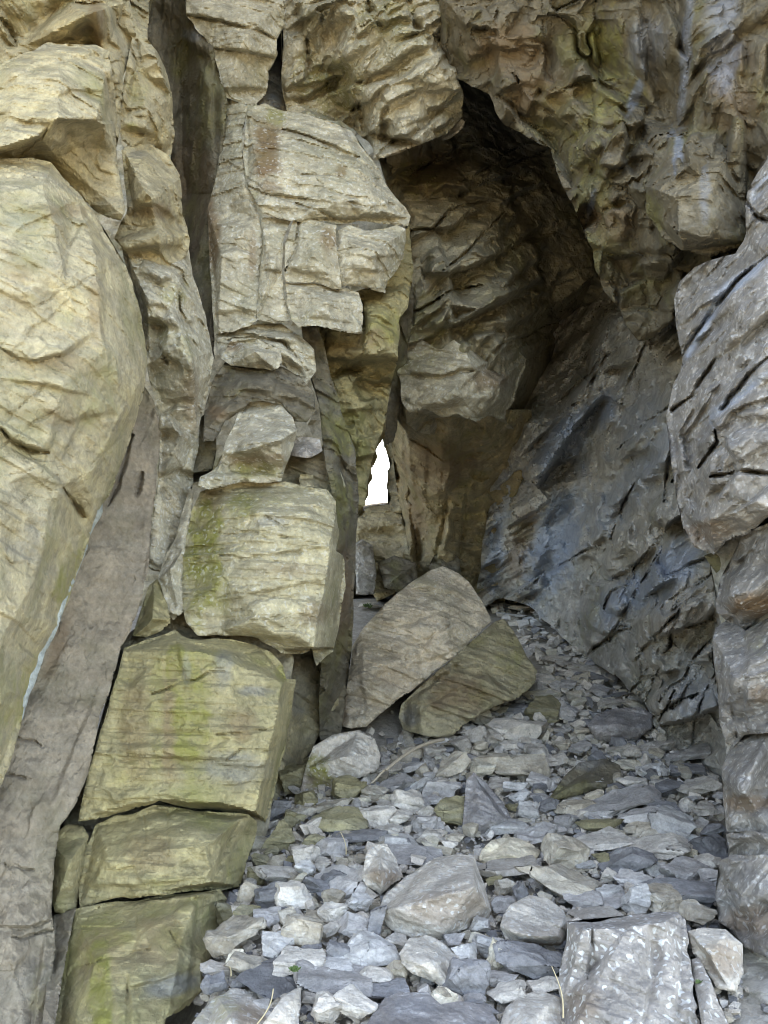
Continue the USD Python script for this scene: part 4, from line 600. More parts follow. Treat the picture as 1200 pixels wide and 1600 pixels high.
rock('column_block', 'mossy_rock', [(196, 1012), (230, 998), (275, 986), (292, 998), (320, 1000), (360, 998), (398, 1006), (425, 1020), (442, 1042), (447, 1062), (462, 1060), (455, 1120), (440, 1190), (425, 1250), (415, 1285), (402, 1278), (380, 1276), (330, 1265), (290, 1262), (250, 1252), (220, 1262), (190, 1270), (150, 1280), (122, 1282), (130, 1240), (142, 1190), (165, 1120), (180, 1060)],
     [(200, 1012, 4.95), (275, 988, 5.15), (400, 1008, 5.2), (445, 1060, 5.1), (440, 1065, 5.0), (425, 1150, 4.75), (400, 1270, 4.6), (455, 1120, 5.4), (415, 1280, 5.1), (275, 1010, 4.85), (350, 1030, 4.8), (200, 1080, 4.75), (300, 1100, 4.7), (380, 1150, 4.65), (250, 1250, 4.45), (130, 1275, 4.5), (350, 1255, 4.5)], 122, None,
     'large middle block of the column, tan with yellow green streaks', 'rock block',
     steps=[([(260, 1010), (275, 1000), (285, 1060)], 0.04, 14), ([(200, 1180), (300, 1185), (420, 1190)], 0.025, 18), ([(330, 1195), (380, 1200), (425, 1195)], 0.04, 12), ([(340, 1000), (390, 1040), (445, 1065)], -0.08, 16), ([(190, 1250), (260, 1245), (400, 1262)], 0.04, 12)],
     cracks=fissures(74, 4, (150, 1010, 430, 1260), 0, 120) + [([(190, 1178), (280, 1185), (400, 1190)], 2.5, 0.02), ([(340, 1195), (420, 1200)], 2.5, 0.03)],
     blobs=[('m', 300, 1140, 40, 110, 0.95), ('m', 275, 1040, 16, 50, 0.9), ('m', 320, 1030, 50, 22, 0.7), ('m', 440, 1050, 14, 20, 0.9), ('m', 210, 1080, 40, 40, 0.5), ('b', 210, 1150, 25, 80, 0.35), ('w', 350, 1045, 16, 30, 0.35), ('m', 250, 1230, 60, 25, 0.5), ('w', 290, 1045, 6, 22, 0.3), ('b', 375, 1130, 30, 30, 0.45), ('m', 245, 1130, 14, 110, 0.7), ('b', 265, 1150, 14, 90, 0.5), ('m', 345, 1170, 16, 80, 0.6), ('w', 370, 1200, 50, 30, 0.35), ('m', 190, 1200, 30, 50, 0.5), ('w', 400, 1080, 30, 12, 0.4), ('m', 400, 1030, 30, 20, 0.6)], **bk)
rock('column_block', 'mossy_rock', [(124, 1420), (122, 1380), (132, 1330), (150, 1290), (175, 1278), (215, 1268), (240, 1258), (265, 1262), (310, 1268), (365, 1270), (390, 1272), (402, 1285), (398, 1310), (388, 1345), (374, 1385), (345, 1392), (320, 1390), (250, 1398), (210, 1402), (160, 1408)],
     [(126, 1415, 4.3), (150, 1292, 4.55), (265, 1265, 4.6), (390, 1275, 4.7), (370, 1285, 4.5), (330, 1380, 4.2), (375, 1385, 4.6), (398, 1300, 4.85), (250, 1330, 4.25), (170, 1340, 4.3), (320, 1320, 4.25), (250, 1390, 4.15)], 123, None,
     'third column block from the top, moss stained, with a layered right end', 'rock block',
     steps=[([(372, 1285), (350, 1320), (325, 1370), (320, 1388)], -0.09, 10), ([(390, 1285), (365, 1330), (345, 1385)], -0.08, 8), ([(140, 1385), (220, 1380), (320, 1372)], 0.05, 10), ([(215, 1270), (240, 1262), (270, 1268)], 0.05, 10)],
     cracks=[([(380, 1280), (352, 1325), (330, 1385)], 2.5, 0.05), ([(222, 1275), (228, 1315)], 2.5, 0.04), ([(260, 1270), (262, 1340)], 2, 0.02)],
     blobs=[('m', 340, 1285, 40, 20, 0.7), ('m', 150, 1380, 20, 40, 0.6), ('m', 290, 1380, 70, 16, 0.6), ('b', 230, 1330, 50, 30, 0.35), ('m', 370, 1350, 25, 40, 0.7)], **bk)
rock('column_block', 'mossy_rock', [(84, 1325), (92, 1300), (108, 1288), (130, 1290), (140, 1305), (134, 1340), (126, 1375), (118, 1420), (100, 1432), (84, 1425), (82, 1380)],
     [(86, 1325, 4.4), (110, 1290, 4.5), (138, 1305, 4.45), (120, 1410, 4.3), (85, 1420, 4.25), (108, 1350, 4.2)], 124, None, 'small rounded stone standing upright left of the third column block', 'rock', **{**bk, 'thick': 0.6, 'rim': 0.05, 'step': 2.5})
rock('column_block', 'mossy_rock', [(74, 1720), (85, 1600), (96, 1530), (106, 1470), (116, 1420), (160, 1412), (212, 1406), (255, 1400), (300, 1396), (342, 1390), (352, 1405), (350, 1440), (340, 1480), (322, 1505), (318, 1545), (295, 1570), (262, 1590), (240, 1640), (200, 1720)],
     [(80, 1700, 3.5), (116, 1422, 4.25), (212, 1408, 4.25), (342, 1392, 4.35), (310, 1400, 4.1), (350, 1440, 4.4), (310, 1500, 3.9), (315, 1545, 3.85), (220, 1460, 3.9), (150, 1500, 3.8), (280, 1480, 3.85), (200, 1600, 3.5), (262, 1590, 3.55), (200, 1700, 3.3)], 125, None,
     'bottom block of the column, green mossed, sinking into the rubble at the lower left', 'rock block',
     steps=[([(300, 1400), (305, 1440), (300, 1500), (290, 1560)], -0.07, 12), ([(210, 1410), (215, 1460), (205, 1500)], 0.03, 14), ([(230, 1410), (290, 1405), (340, 1402)], 0.05, 10), ([(190, 1545), (240, 1535), (320, 1505)], 0.03, 14), ([(200, 1520), (205, 1600)], 0.03, 14)],
     cracks=fissures(75, 3, (100, 1420, 320, 1600), 5, 90) + [([(265, 1455), (280, 1480)], 3, 0.05), ([(200, 1530), (198, 1610)], 2.5, 0.03)],
     blobs=[('m', 160, 1450, 50, 40, 0.7), ('m', 155, 1530, 22, 90, 1.0), ('w', 270, 1540, 50, 18, 0.5, -12), ('m', 330, 1450, 20, 40, 0.6), ('b', 150, 1490, 50, 50, 0.3), ('m', 240, 1420, 60, 15, 0.6), ('b', 250, 1470, 40, 40, 0.4), ('m', 210, 1560, 50, 40, 0.4), ('m', 120, 1500, 20, 80, 0.6)], **bk)
rock('edge_shard', 'grey_slab_rock', [(84, 1430), (118, 1418), (107, 1470), (97, 1530), (87, 1600), (76, 1720), (40, 1720), (66, 1600), (76, 1500)], [(84, 1430, 4.3), (116, 1420, 4.28), (95, 1530, 3.85), (60, 1720, 3.35), (86, 1600, 3.6)], 83, None,
     'thin pinkish grey strip of rock along the left side of the bottom column block', 'rock', thick=0.5, step=2.5, facet=(0.3, 0.08), rim=0.015)
rock('column_backing', 'olive_rock', [(445, 1010), (505, 1010), (545, 1020), (530, 1100), (480, 1180), (440, 1260), (400, 1330), (380, 1330), (420, 1200)], [(450, 1020, 6.3), (540, 1030, 6.9), (480, 1170, 6.6), (400, 1320, 5.6)], 126, None,
     'dark stained rock in the gully between the middle column block and the big split boulder', 'rock', thick=0.8, facet=(0.25, 0.15), blobs=[('w', 470, 1060, 30, 60, 0.35)])
rock('joint_filling', 'cave_rock', [(270, 740), (330, 735), (340, 700), (330, 640), (300, 660), (300, 760), (240, 960), (190, 1000), (150, 1160), (110, 1270), (80, 1320), (70, 1720), (330, 1720), (380, 1400), (420, 1290), (460, 1030), (420, 900), (320, 900)],
     [(300, 740, 5.95), (200, 1010, 5.3), (110, 1290, 4.72), (80, 1700, 4.2), (330, 1700, 4.4), (390, 1290, 5.1), (420, 1030, 5.5), (320, 650, 6.1)], 127, None, kind='structure', thick=1.0, step=5)

# ------------------------------------------------------------------ boulders on the floor
fb = dict(facet=(0.4, 0.10), facet2=(0.12, 0.14), layer=(0.05, 0.6), rim=0.025, jagged=2.5, step=2.5)
rock('split_boulder', 'boulder_rock', [(518, 1090), (528, 1060), (545, 1050), (552, 1010), (566, 982), (600, 946), (640, 912), (672, 892), (692, 886), (716, 896), (732, 910), (748, 932), (766, 962), (768, 970), (745, 995), (715, 1022), (672, 1056), (640, 1082), (600, 1110), (572, 1135), (548, 1138), (530, 1134), (522, 1112)],
     [(520, 1090, 7.6), (566, 985, 7.75), (690, 888, 8.3), (745, 930, 8.2), (767, 966, 8.1), (640, 960, 7.75), (700, 950, 7.85), (570, 1050, 7.35), (640, 1040, 7.45), (700, 1020, 7.6), (550, 1060, 7.4), (545, 1130, 7.3), (572, 1130, 7.3), (600, 1100, 7.35), (535, 1085, 7.5), (640, 905, 8.15)], 131, None,
     'big pale angular boulder, upper half of the split pair in the middle of the rubble', 'boulder', thick=1.0,
     steps=[([(640, 912), (680, 905), (745, 930)], -0.08, 20), ([(575, 1075), (600, 1040), (640, 1030), (720, 985)], 0.06, 16), ([(570, 1000), (565, 1060), (575, 1110)], 0.06, 14), ([(600, 1010), (650, 1000), (740, 975)], 0.03, 14)] + [(s_[0], s_[1], s_[2], 2.5) for s_ in ribs(82, 12, (560, 900, 760, 1110), 20, 100, 0.06, 14)], cracks=fissures(83, 5, (560, 920, 740, 1090), 22, 90), blobs=[('m', 650, 910, 40, 20, 0.5), ('m', 720, 920, 30, 30, 0.35), ('b', 620, 1060, 40, 20, 0.25), ('w', 560, 1080, 20, 40, 0.25), ('b', 535, 1100, 10, 40, 0.7)], **fb)
rock('split_boulder', 'olive_rock', [(628, 1100), (648, 1082), (690, 1045), (730, 1010), (772, 972), (786, 968), (802, 988), (820, 1018), (840, 1048), (836, 1068), (826, 1078), (805, 1092), (772, 1105), (740, 1122), (705, 1150), (680, 1152), (655, 1148), (630, 1140), (624, 1120)],
     [(630, 1100, 7.4), (775, 972, 8.0), (786, 970, 8.0), (840, 1050, 7.75), (720, 1035, 7.5), (700, 1050, 7.35), (660, 1085, 7.2), (755, 1040, 7.45), (805, 1090, 7.4), (740, 1120, 7.1), (690, 1150, 7.0), (660, 1145, 7.05), (632, 1130, 7.3), (655, 1110, 7.1), (800, 1030, 7.7)], 132, None,
     'olive brown boulder with a flat front, lower half of the split pair', 'boulder', thick=1.0,
     steps=[([(660, 1078), (715, 1038), (750, 1035)], 0.06, 14), ([(752, 1035), (775, 1065), (805, 1090)], -0.06, 12)] + [(s_[0], s_[1], s_[2], 2.5) for s_ in ribs(84, 8, (640, 1000, 830, 1140), 30, 80, 0.06, 14)], blobs=[('m', 800, 1030, 30, 50, 0.6), ('b', 720, 1080, 60, 40, 0.6), ('m', 720, 1090, 60, 40, 0.4), ('w', 640, 1120, 14, 20, 0.5)], **fb)

FLOOR_ROCKS = []
def floor_rock(name, mat, outline, cps, base, seed, label, cat='boulder', **kw):
    """Points give (px, py, metres behind the foot of the stone)."""
    FLOOR_ROCKS.append(outline); d0 = ground_d(*base) - 0.10
    k = {**dict(facet=(0.3, 0.05), facet2=(0.09, 0.07), layer=(0.035, 0.35), rim=0.03, jagged=2.5, step=2.5, thick=0.45), **kw}
    rock(name, mat, outline, cps, seed, None, label, cat, relative=d0, **k)
floor_rock('boulder', 'lichen_rock', [(876, 1720), (876, 1600), (874, 1530), (884, 1460), (888, 1438), (905, 1438), (925, 1440), (960, 1432), (1010, 1426), (1055, 1422), (1068, 1430), (1076, 1480), (1080, 1540), (1092, 1600), (1095, 1720)],
     [(880, 1720, -0.2), (1095, 1720, -0.15), (886, 1440, 0.30), (1065, 1424, 0.32), (980, 1430, 0.36), (980, 1448, 0.16), (1040, 1440, 0.18), (910, 1455, 0.16), (900, 1600, -0.06), (1060, 1600, -0.04), (880, 1560, 0.14)], (980, 1600), 141,
     'largest boulder of the foreground, grey slab face speckled with white lichen, bottom right', thick=0.6, steps=[([(922, 1440), (924, 1490), (915, 1560)], -0.04, 12), ([(1015, 1470), (1020, 1530), (1000, 1610)], -0.03, 12)], cracks=[([(923, 1442), (926, 1480), (918, 1530)], 3, 0.05)], lumps=[(1020, 1500, 14, 40, 0.04)], blobs=[('b', 910, 1570, 30, 30, 0.4)], facet=(0.25, 0.10), facet2=(0.09, 0.12), jagged=7)
floor_rock('boulder', 'floor_rock', [(592, 1425), (600, 1400), (640, 1365), (680, 1340), (720, 1334), (742, 1338), (756, 1380), (768, 1422), (764, 1432), (730, 1450), (690, 1468), (660, 1470), (625, 1462), (606, 1450)],
     [(594, 1425, 0.1), (680, 1340, 0.42), (742, 1338, 0.4), (768, 1425, 0.2), (740, 1385, 0.02), (620, 1420, 0.0), (680, 1400, -0.02), (690, 1466, 0.0), (610, 1450, 0.05)], (680, 1462), 142,
     'broad grey boulder with a flat tilted top, centre of the foreground', steps=[([(600, 1418), (640, 1415), (700, 1395), (745, 1385)], -0.03, 10)], blobs=[('b', 700, 1420, 60, 30, 0.4)])
floor_rock('boulder', 'dark_floor_rock', [(722, 1300), (724, 1260), (728, 1220), (740, 1208), (760, 1225), (785, 1252), (800, 1278), (805, 1295), (770, 1298), (735, 1310)],
     [(722, 1300, 0.02), (740, 1210, 0.3), (805, 1292, 0.15), (750, 1260, 0.08), (780, 1270, 0.06), (735, 1305, 0.0)], (750, 1305), 143, 'dark brown grey triangular rock standing up in the middle of the rubble', 'rock', facet=(0.3, 0.03))
floor_rock('boulder', 'floor_rock', [(780, 1448), (786, 1428), (800, 1412), (826, 1398), (852, 1402), (880, 1420), (888, 1440), (884, 1465), (875, 1480), (840, 1482), (810, 1484), (790, 1470)],
     [(782, 1448, 0.05), (826, 1398, 0.3), (885, 1425, 0.22), (830, 1460, -0.02), (870, 1462, 0.0), (800, 1458, 0.0), (880, 1478, 0.06), (800, 1480, 0.06)], (830, 1484), 144, 'grey boulder with a yellow ochre underside, left of the speckled boulder',
     steps=[([(785, 1452), (815, 1468), (885, 1466)], 0.06, 8)], blobs=[('b', 840, 1480, 60, 10, 0.9), ('m', 830, 1478, 60, 9, 0.4)])
floor_rock('boulder', 'floor_rock', [(625, 1490), (640, 1466), (665, 1462), (690, 1472), (715, 1495), (728, 1515), (718, 1540), (690, 1542), (668, 1532), (645, 1522), (628, 1505)],
     [(626, 1490, 0.08), (660, 1463, 0.2), (720, 1500, 0.18), (670, 1500, 0.0), (640, 1515, 0.0), (700, 1540, 0.02), (725, 1520, 0.1)], (680, 1540), 145, 'grey tan chunk leaning below the broad flat topped boulder', 'rock', steps=[([(628, 1498), (660, 1512), (675, 1535)], 0.05, 8)])
floor_rock('boulder', 'cream_rock', [(748, 1345), (752, 1328), (768, 1312), (800, 1308), (830, 1318), (845, 1328), (838, 1345), (800, 1350), (770, 1352)],
     [(750, 1342, 0.03), (800, 1310, 0.2), (845, 1328, 0.15), (790, 1335, 0.0), (830, 1345, 0.03)], (790, 1352), 146, 'bright cream stone with an orange tinge, left of the brown wedge stones', 'rock', thick=0.3)
floor_rock('boulder', 'brown_rock', [(858, 1248), (880, 1215), (905, 1192), (945, 1185), (968, 1196), (972, 1215), (950, 1232), (920, 1236), (890, 1245), (870, 1252)],
     [(860, 1246, 0.0), (945, 1186, 0.4), (970, 1205, 0.3), (910, 1220, 0.05), (950, 1225, 0.12), (880, 1245, 0.0)], (900, 1250), 147, 'large brown flat rock half buried high on the rubble slope', 'rock', blobs=[('w', 900, 1195, 40, 10, 0.2)], thick=0.4)
floor_rock('boulder', 'dark_floor_rock', [(918, 1135), (930, 1118), (960, 1108), (1000, 1105), (1022, 1118), (1018, 1140), (995, 1158), (960, 1162), (932, 1155)],
     [(920, 1135, 0.1), (960, 1108, 0.35), (1020, 1118, 0.3), (960, 1130, 0.04), (1000, 1140, 0.06), (960, 1160, 0.05)], (960, 1164), 148, 'dark rounded lens shaped rock at the foot of the right wall', 'rock', rim=0.1)
floor_rock('boulder', 'floor_rock', [(478, 1195), (490, 1165), (520, 1148), (560, 1142), (585, 1155), (595, 1180), (590, 1205), (560, 1215), (530, 1240), (495, 1250), (470, 1240)],
     [(480, 1200, 0.1), (560, 1144, 0.25), (592, 1180, 0.2), (545, 1180, 0.0), (500, 1220, 0.05), (560, 1210, 0.05), (480, 1245, 0.1)], (540, 1235), 149, 'smooth grey rock with an olive left side, below the split boulders by the gully', 'rock', blobs=[('m', 495, 1200, 30, 50, 1.0), ('b', 500, 1230, 30, 30, 0.5)], thick=0.5)
floor_rock('boulder', 'floor_rock', [(565, 1370), (572, 1335), (585, 1318), (605, 1318), (620, 1345), (630, 1372), (610, 1385), (595, 1398), (575, 1385)],
     [(566, 1368, 0.05), (600, 1318, 0.2), (628, 1370, 0.12), (590, 1360, 0.0), (597, 1395, 0.02)], (595, 1398), 150, 'pointed grey stone left above the broad flat topped boulder', 'rock', blobs=[('b', 600, 1370, 30, 15, 0.6)])
floor_rock('boulder', 'dark_floor_rock', [(540, 1720), (550, 1640), (580, 1590), (600, 1560), (625, 1550), (670, 1550), (690, 1570), (720, 1565), (765, 1570), (780, 1600), (780, 1720)],
     [(550, 1700, -0.4), (600, 1560, 0.1), (670, 1552, 0.12), (765, 1572, 0.1), (650, 1600, -0.1), (770, 1700, -0.4)], (660, 1600), 151, 'blue black mottled slab along the bottom edge of the picture, centre', 'rock', blobs=[('w', 640, 1575, 60, 20, 0.3)])
floor_rock('boulder', 'floor_rock', [(280, 1720), (300, 1600), (330, 1560), (365, 1545), (400, 1550), (425, 1570), (430, 1600), (420, 1720)],
     [(290, 1700, -0.3), (340, 1556, 0.15), (400, 1552, 0.2), (360, 1590, -0.1), (430, 1600, 0.0), (400, 1700, -0.3)], (360, 1600), 152, 'moss tinged grey rock in the bottom left of the rubble, against the bottom column block', 'rock', blobs=[('m', 340, 1570, 40, 40, 0.7), ('b', 390, 1590, 25, 25, 0.5)])
floor_rock('boulder', 'floor_rock', [(402, 1720), (412, 1600), (440, 1560), (462, 1545), (470, 1542), (472, 1570), (466, 1610), (462, 1720)],
     [(410, 1700, -0.2), (468, 1544, 0.1), (440, 1580, -0.08), (464, 1610, -0.05), (460, 1700, -0.2)], (450, 1600), 153, 'thin triangular grey slab standing on edge at the bottom, right of the moss tinged rock', 'rock', thick=0.15, facet=(0.3, 0.03))
floor_rock('boulder', 'floor_rock', [(1075, 1455), (1100, 1450), (1135, 1452), (1160, 1475), (1162, 1520), (1150, 1550), (1120, 1545), (1100, 1510), (1082, 1490)],
     [(1078, 1458, 0.15), (1135, 1455, 0.15), (1160, 1490, 0.1), (1110, 1490, 0.0), (1140, 1545, -0.03)], (1120, 1550), 154, 'tan grey rock under the lowest block of the right edge, right of the speckled boulder', 'rock', blobs=[('b', 1130, 1500, 30, 25, 0.5), ('m', 1110, 1500, 20, 40, 0.3)])
floor_rock('boulder', 'lichen_rock', [(1080, 1500), (1092, 1496), (1110, 1530), (1125, 1570), (1140, 1600), (1150, 1720), (1100, 1720), (1096, 1600), (1085, 1540)],
     [(1082, 1500, 0.25), (1110, 1535, 0.1), (1140, 1600, 0.0), (1100, 1590, -0.05), (1130, 1700, -0.3)], (1100, 1600), 155, 'narrow grey slab leaning against the right side of the speckled boulder', 'rock', thick=0.15, facet=(0.2, 0.03))
floor_rock('boulder', 'floor_rock', [(775, 1720), (780, 1610), (790, 1575), (810, 1555), (850, 1550), (878, 1560), (880, 1620), (875, 1720)],
     [(780, 1700, -0.3), (800, 1558, 0.15), (870, 1556, 0.15), (830, 1590, -0.03), (860, 1700, -0.3)], (830, 1600), 156, 'tan grey blocky rock on the bottom edge left of the speckled boulder', 'rock')
# ------------------------------------------------------------------ loose stones
from scipy.spatial import HalfspaceIntersection
def chunk(g, taper=0.25, cuts=5):
    """A random fractured block inside the unit cube: jittered faces with some corners and edges broken off."""
    hs = []
    for ax in range(3):
        for s in (-1, 1):
            n = g.normal(0, taper * 0.55, 3); n[ax] = s; n /= np.linalg.norm(n)
            hs.append([*n, -g.uniform(0.38, 0.5)])
    for _ in range(cuts):
        n = np.sign(g.normal(0, 1, 3)) * g.uniform(0.25, 1, 3); n /= np.linalg.norm(n)
        hs.append([*n, -g.uniform(0.46, 0.66)])
    v = HalfspaceIntersection(np.array(hs), np.zeros(3)).intersections
    hull = ConvexHull(v); used = np.unique(hull.simplices); rm = np.full(len(v), -1); rm[used] = np.arange(len(used))
    v, f = v[used], rm[hull.simplices]
    nrm = np.cross(v[f[:, 1]] - v[f[:, 0]], v[f[:, 2]] - v[f[:, 0]])
    bad = (nrm * (v[f].mean(1) - v.mean(0))).sum(1) < 0; f[bad] = f[bad][:, ::-1]
    v = v - (v.max(0) + v.min(0)) / 2
    return v / (v.max(0) - v.min(0)), f

def rotm(ax, ay, az):
    cx, sx, cy, sy, cz, sz = math.cos(ax), math.sin(ax), math.cos(ay), math.sin(ay), math.cos(az), math.sin(az)
    return np.array([[1, 0, 0], [0, cx, -sx], [0, sx, cx]]) @ np.array([[cy, 0, sy], [0, 1, 0], [-sy, 0, cy]]) @ np.array([[cz, -sz, 0], [sz, cz, 0], [0, 0, 1]])

def roughen(v, f, size, seed):
    """Breaks the faces up, softens the edges and gives them a grain; size in metres."""
    m = trimesh.Trimesh(v, f, process=False)
    e = max(size / 9, 0.006)
    v, f = trimesh.remesh.subdivide_to_size(m.vertices, m.faces, e, max_iter=8)
    m = trimesh.Trimesh(v, f, process=True)
    trimesh.smoothing.filter_laplacian(m, lamb=0.35, iterations=1)
    p = np.array(m.vertices); n = np.array(m.vertex_normals)
    q = p / size + seed * 3.7
    d = 0.05 * facets(q, 0.35, seed, (0.2, 0.1, 1), 0.6) / 0.35 * 0.8 + 0.035 * 2 * (meshkit.fbm(q * 5, 3, seed) - 0.5) + 0.04 * strata(q, 0.12, seed + 5, (0.1, 0.1, 1)) / 0.12
    return p + n * (d * min(size, 2.2 * (p.max(0) - p.min(0)).min()))[:, None], np.array(m.faces)

# px, py, width, height, tilt on the picture (degrees, + = right end lower), stuff
STONES = [
 (545, 1236, 46, 42, 10, 'olive'), (533, 1284, 74, 34, -10, 'olive'), (518, 1262, 56, 20, -22, 'tan'), (588, 1275, 58, 36, -4, 'grey'), (560, 1308, 74, 20, -14, 'dark'), (618, 1226, 56, 26, -15, 'blue'), (690, 1236, 52, 30, 5, 'blue'),
 (708, 1196, 46, 40, -30, 'tan'), (755, 1205, 32, 24, 3, 'cream'), (712, 1270, 56, 46, -8, 'olive'), (662, 1290, 34, 30, -4, 'blue'), (625, 1316, 56, 24, 8, 'pale'), (672, 1312, 38, 24, 20, 'grey'), (645, 1341, 90, 22, 6, 'blue'), (548, 1384, 96, 26, -46, 'blue'),
 (536, 1347, 24, 12, 25, 'cream'), (597, 1205, 50, 22, -20, 'grey'), (640, 1200, 44, 20, -25, 'blue'), (745, 1240, 28, 34, 30, 'grey'), (640, 1255, 46, 40, 20, 'grey'), (585, 1240, 36, 28, 0, 'tan'), (605, 1262, 30, 18, 0, 'grey'),
 (748, 1119, 36, 32, -25, 'cream'), (762, 1128, 20, 18, 20, 'tan'), (834, 1062, 62, 26, -3, 'grey'), (855, 1086, 52, 22, 2, 'cream'), (850, 1108, 46, 42, 5, 'olive'), (814, 1110, 40, 24, -10, 'dark'), (820, 1142, 88, 44, -4, 'grey'), (886, 1112, 36, 34, 15, 'blue'), (907, 1099, 22, 18, 10, 'cream'),
 (804, 1194, 96, 46, 2, 'tan'), (930, 1050, 64, 14, 4, 'grey'), (925, 1060, 44, 24, 15, 'dark'), (905, 1062, 28, 20, -15, 'tan'), (745, 1150, 40, 28, 0, 'grey'), (771, 1156, 28, 34, 8, 'grey'), (983, 1197, 38, 22, 2, 'cream'), (1022, 1207, 46, 28, -8, 'pale'),
 (930, 1227, 32, 20, -15, 'pale'), (810, 1246, 32, 28, -30, 'pale'), (848, 1226, 40, 28, 20, 'blue'), (827, 1270, 30, 28, 10, 'pale'), (784, 1294, 66, 28, -2, 'pale'), (806, 1357, 88, 26, -10, 'grey'), (838, 1308, 60, 38, -10, 'blue'), (884, 1338, 66, 58, 38, 'tan'), (868, 1378, 110, 52, 28, 'tan'),
 (902, 1264, 66, 26, -12, 'tan'), (975, 1258, 112, 28, -24, 'blue'), (933, 1292, 60, 24, -26, 'olive'), (1005, 1278, 62, 28, -18, 'blue'), (945, 1318, 80, 30, -4, 'grey'), (1058, 1290, 60, 40, 15, 'pale'), (1018, 1295, 56, 18, -14, 'tan'), (982, 1348, 70, 50, -35, 'dark'), (1035, 1330, 84, 36, -28, 'grey'),
 (1075, 1336, 30, 16, 5, 'cream'), (1076, 1362, 70, 36, 10, 'blue'), (1072, 1402, 104, 46, 8, 'dark'), (1000, 1378, 56, 32, 12, 'blue'), (994, 1408, 36, 54, 8, 'pale'), (1032, 1408, 60, 42, 5, 'tan'), (914, 1410, 54, 24, -8, 'blue'), (960, 1413, 44, 16, -12, 'blue'), (935, 1432, 70, 16, -2, 'grey'),
 (773, 1499, 24, 52, 8, 'cream'), (762, 1478, 40, 36, 30, 'pale'), (828, 1508, 90, 52, 12, 'dark'), (575, 1494, 82, 42, -12, 'pale'), (478, 1462, 52, 54, 4, 'tan'), (427, 1485, 46, 40, -5, 'pale'), (468, 1508, 66, 34, -3, 'grey'), (552, 1450, 46, 34, 8, 'blue'), (556, 1415, 38, 36, 25, 'pale'), (588, 1443, 24, 50, 12, 'dark'),
 (505, 1514, 84, 22, 2, 'pale'), (520, 1538, 110, 36, 12, 'blue'), (366, 1472, 76, 54, -8, 'tan'), (362, 1462, 18, 26, 30, 'cream'), (369, 1500, 26, 30, -5, 'cream'), (388, 1514, 58, 34, 25, 'tan'), (424, 1538, 96, 18, 8, 'dark'), (400, 1322, 28, 28, 20, 'cream'), (408, 1346, 26, 20, 10, 'olive'), (397, 1371, 26, 26, 5, 'olive'),
 (388, 1398, 30, 40, 20, 'tan'), (438, 1368, 66, 28, 32, 'grey'), (450, 1400, 60, 46, 5, 'grey'), (420, 1405, 40, 44, -20, 'dark'), (478, 1360, 28, 26, 0, 'pale'), (350, 1426, 24, 36, -10, 'olive'), (385, 1430, 34, 26, 0, 'olive'), (405, 1432, 14, 14, 0, 'cream'), (520, 1372, 40, 26, -30, 'dark'), (462, 1220, 52, 50, 5, 'olive'),
 (436, 1270, 36, 34, 0, 'dark'), (438, 1312, 42, 46, 25, 'olive'), (492, 1316, 32, 24, 20, 'olive'), (458, 1282, 30, 26, 0, 'olive'), (480, 1250, 32, 30, 0, 'olive'), (448, 1180, 40, 50, 5, 'dark'), (425, 1225, 30, 40, 0, 'dark'), (495, 1132, 24, 20, 20, 'tan'), (1042, 1495, 14, 14, 0, 'cream'), (1058, 1442, 18, 14, 0, 'cream'), (690, 1568, 44, 30, 0, 'cream'),
 (742, 1585, 60, 26, 0, 'dark'), (510, 1580, 46, 50, 40, 'grey'), (620, 1520, 30, 34, 15, 'tan'), (605, 1550, 60, 26, -8, 'dark'), (730, 1530, 60, 60, 10, 'dark'), (690, 1562, 30, 30, 30, 'tan'), (815, 1400, 20, 46, -20, 'dark'), (788, 1390, 26, 30, 20, 'tan'), (745, 1470, 22, 20, 0, 'cream'),
 (590, 922, 30, 16, 5, 'pale'), (620, 914, 16, 14, -20, 'pale'), (578, 945, 34, 12, 5, 'grey'), (835, 973, 18, 14, -15, 'pale'), (780, 945, 30, 10, 10, 'grey'), (815, 950, 36, 14, 5, 'tan'), (870, 1030, 40, 16, -5, 'grey'), (845, 1010, 30, 12, 8, 'grey'), (862, 1020, 16, 12, 0, 'cream'), (800, 962, 40, 12, 10, 'pale'),
 (940, 1080, 30, 22, 0, 'blue'), (900, 1040, 50, 16, 20, 'grey'), (1075, 1180, 60, 30, -10, 'blue'), (1030, 1170, 50, 22, -20, 'grey'), (1090, 1230, 60, 34, -15, 'grey'), (1050, 1235, 50, 26, -10, 'dark'), (1110, 1270, 36, 30, 0, 'grey'), (990, 1225, 44, 22, 0, 'grey')]
MATS = {'grey': 'grey_stone', 'blue': 'blue_stone', 'cream': 'cream_stone', 'tan': 'tan_stone', 'dark': 'dark_stone', 'olive': 'olive_stone', 'pale': 'pale_stone'}
FLOOR = [(318, 1610), (330, 1480), (400, 1330), (420, 1240), (460, 1190), (500, 1180), (560, 1210), (600, 1160), (640, 1155), (700, 1158), (760, 1112), (845, 1070), (838, 1040), (800, 982), (760, 938), (770, 925), (800, 925), (880, 985), (950, 1060), (1010, 1110), (1050, 1170), (1130, 1230), (1120, 1440), (1160, 1500), (1150, 1610)]
OCC = Image.new('L', (1200, 1640)); OD = ImageDraw.Draw(OCC)
for pl in FLOOR_ROCKS:
    OD.polygon([tuple(p) for p in pl], fill=1)
for cx, cy, w, h, an, k in STONES:
    OD.ellipse([cx - w * 0.42, cy - h * 0.42, cx + w * 0.42, cy + h * 0.42], fill=1)
FM = Image.new('L', (1200, 1640)); ImageDraw.Draw(FM).polygon(FLOOR, fill=1); FM = np.asarray(FM) > 0
g0 = random.Random(5); fill = []; occ = np.array(OCC) > 0
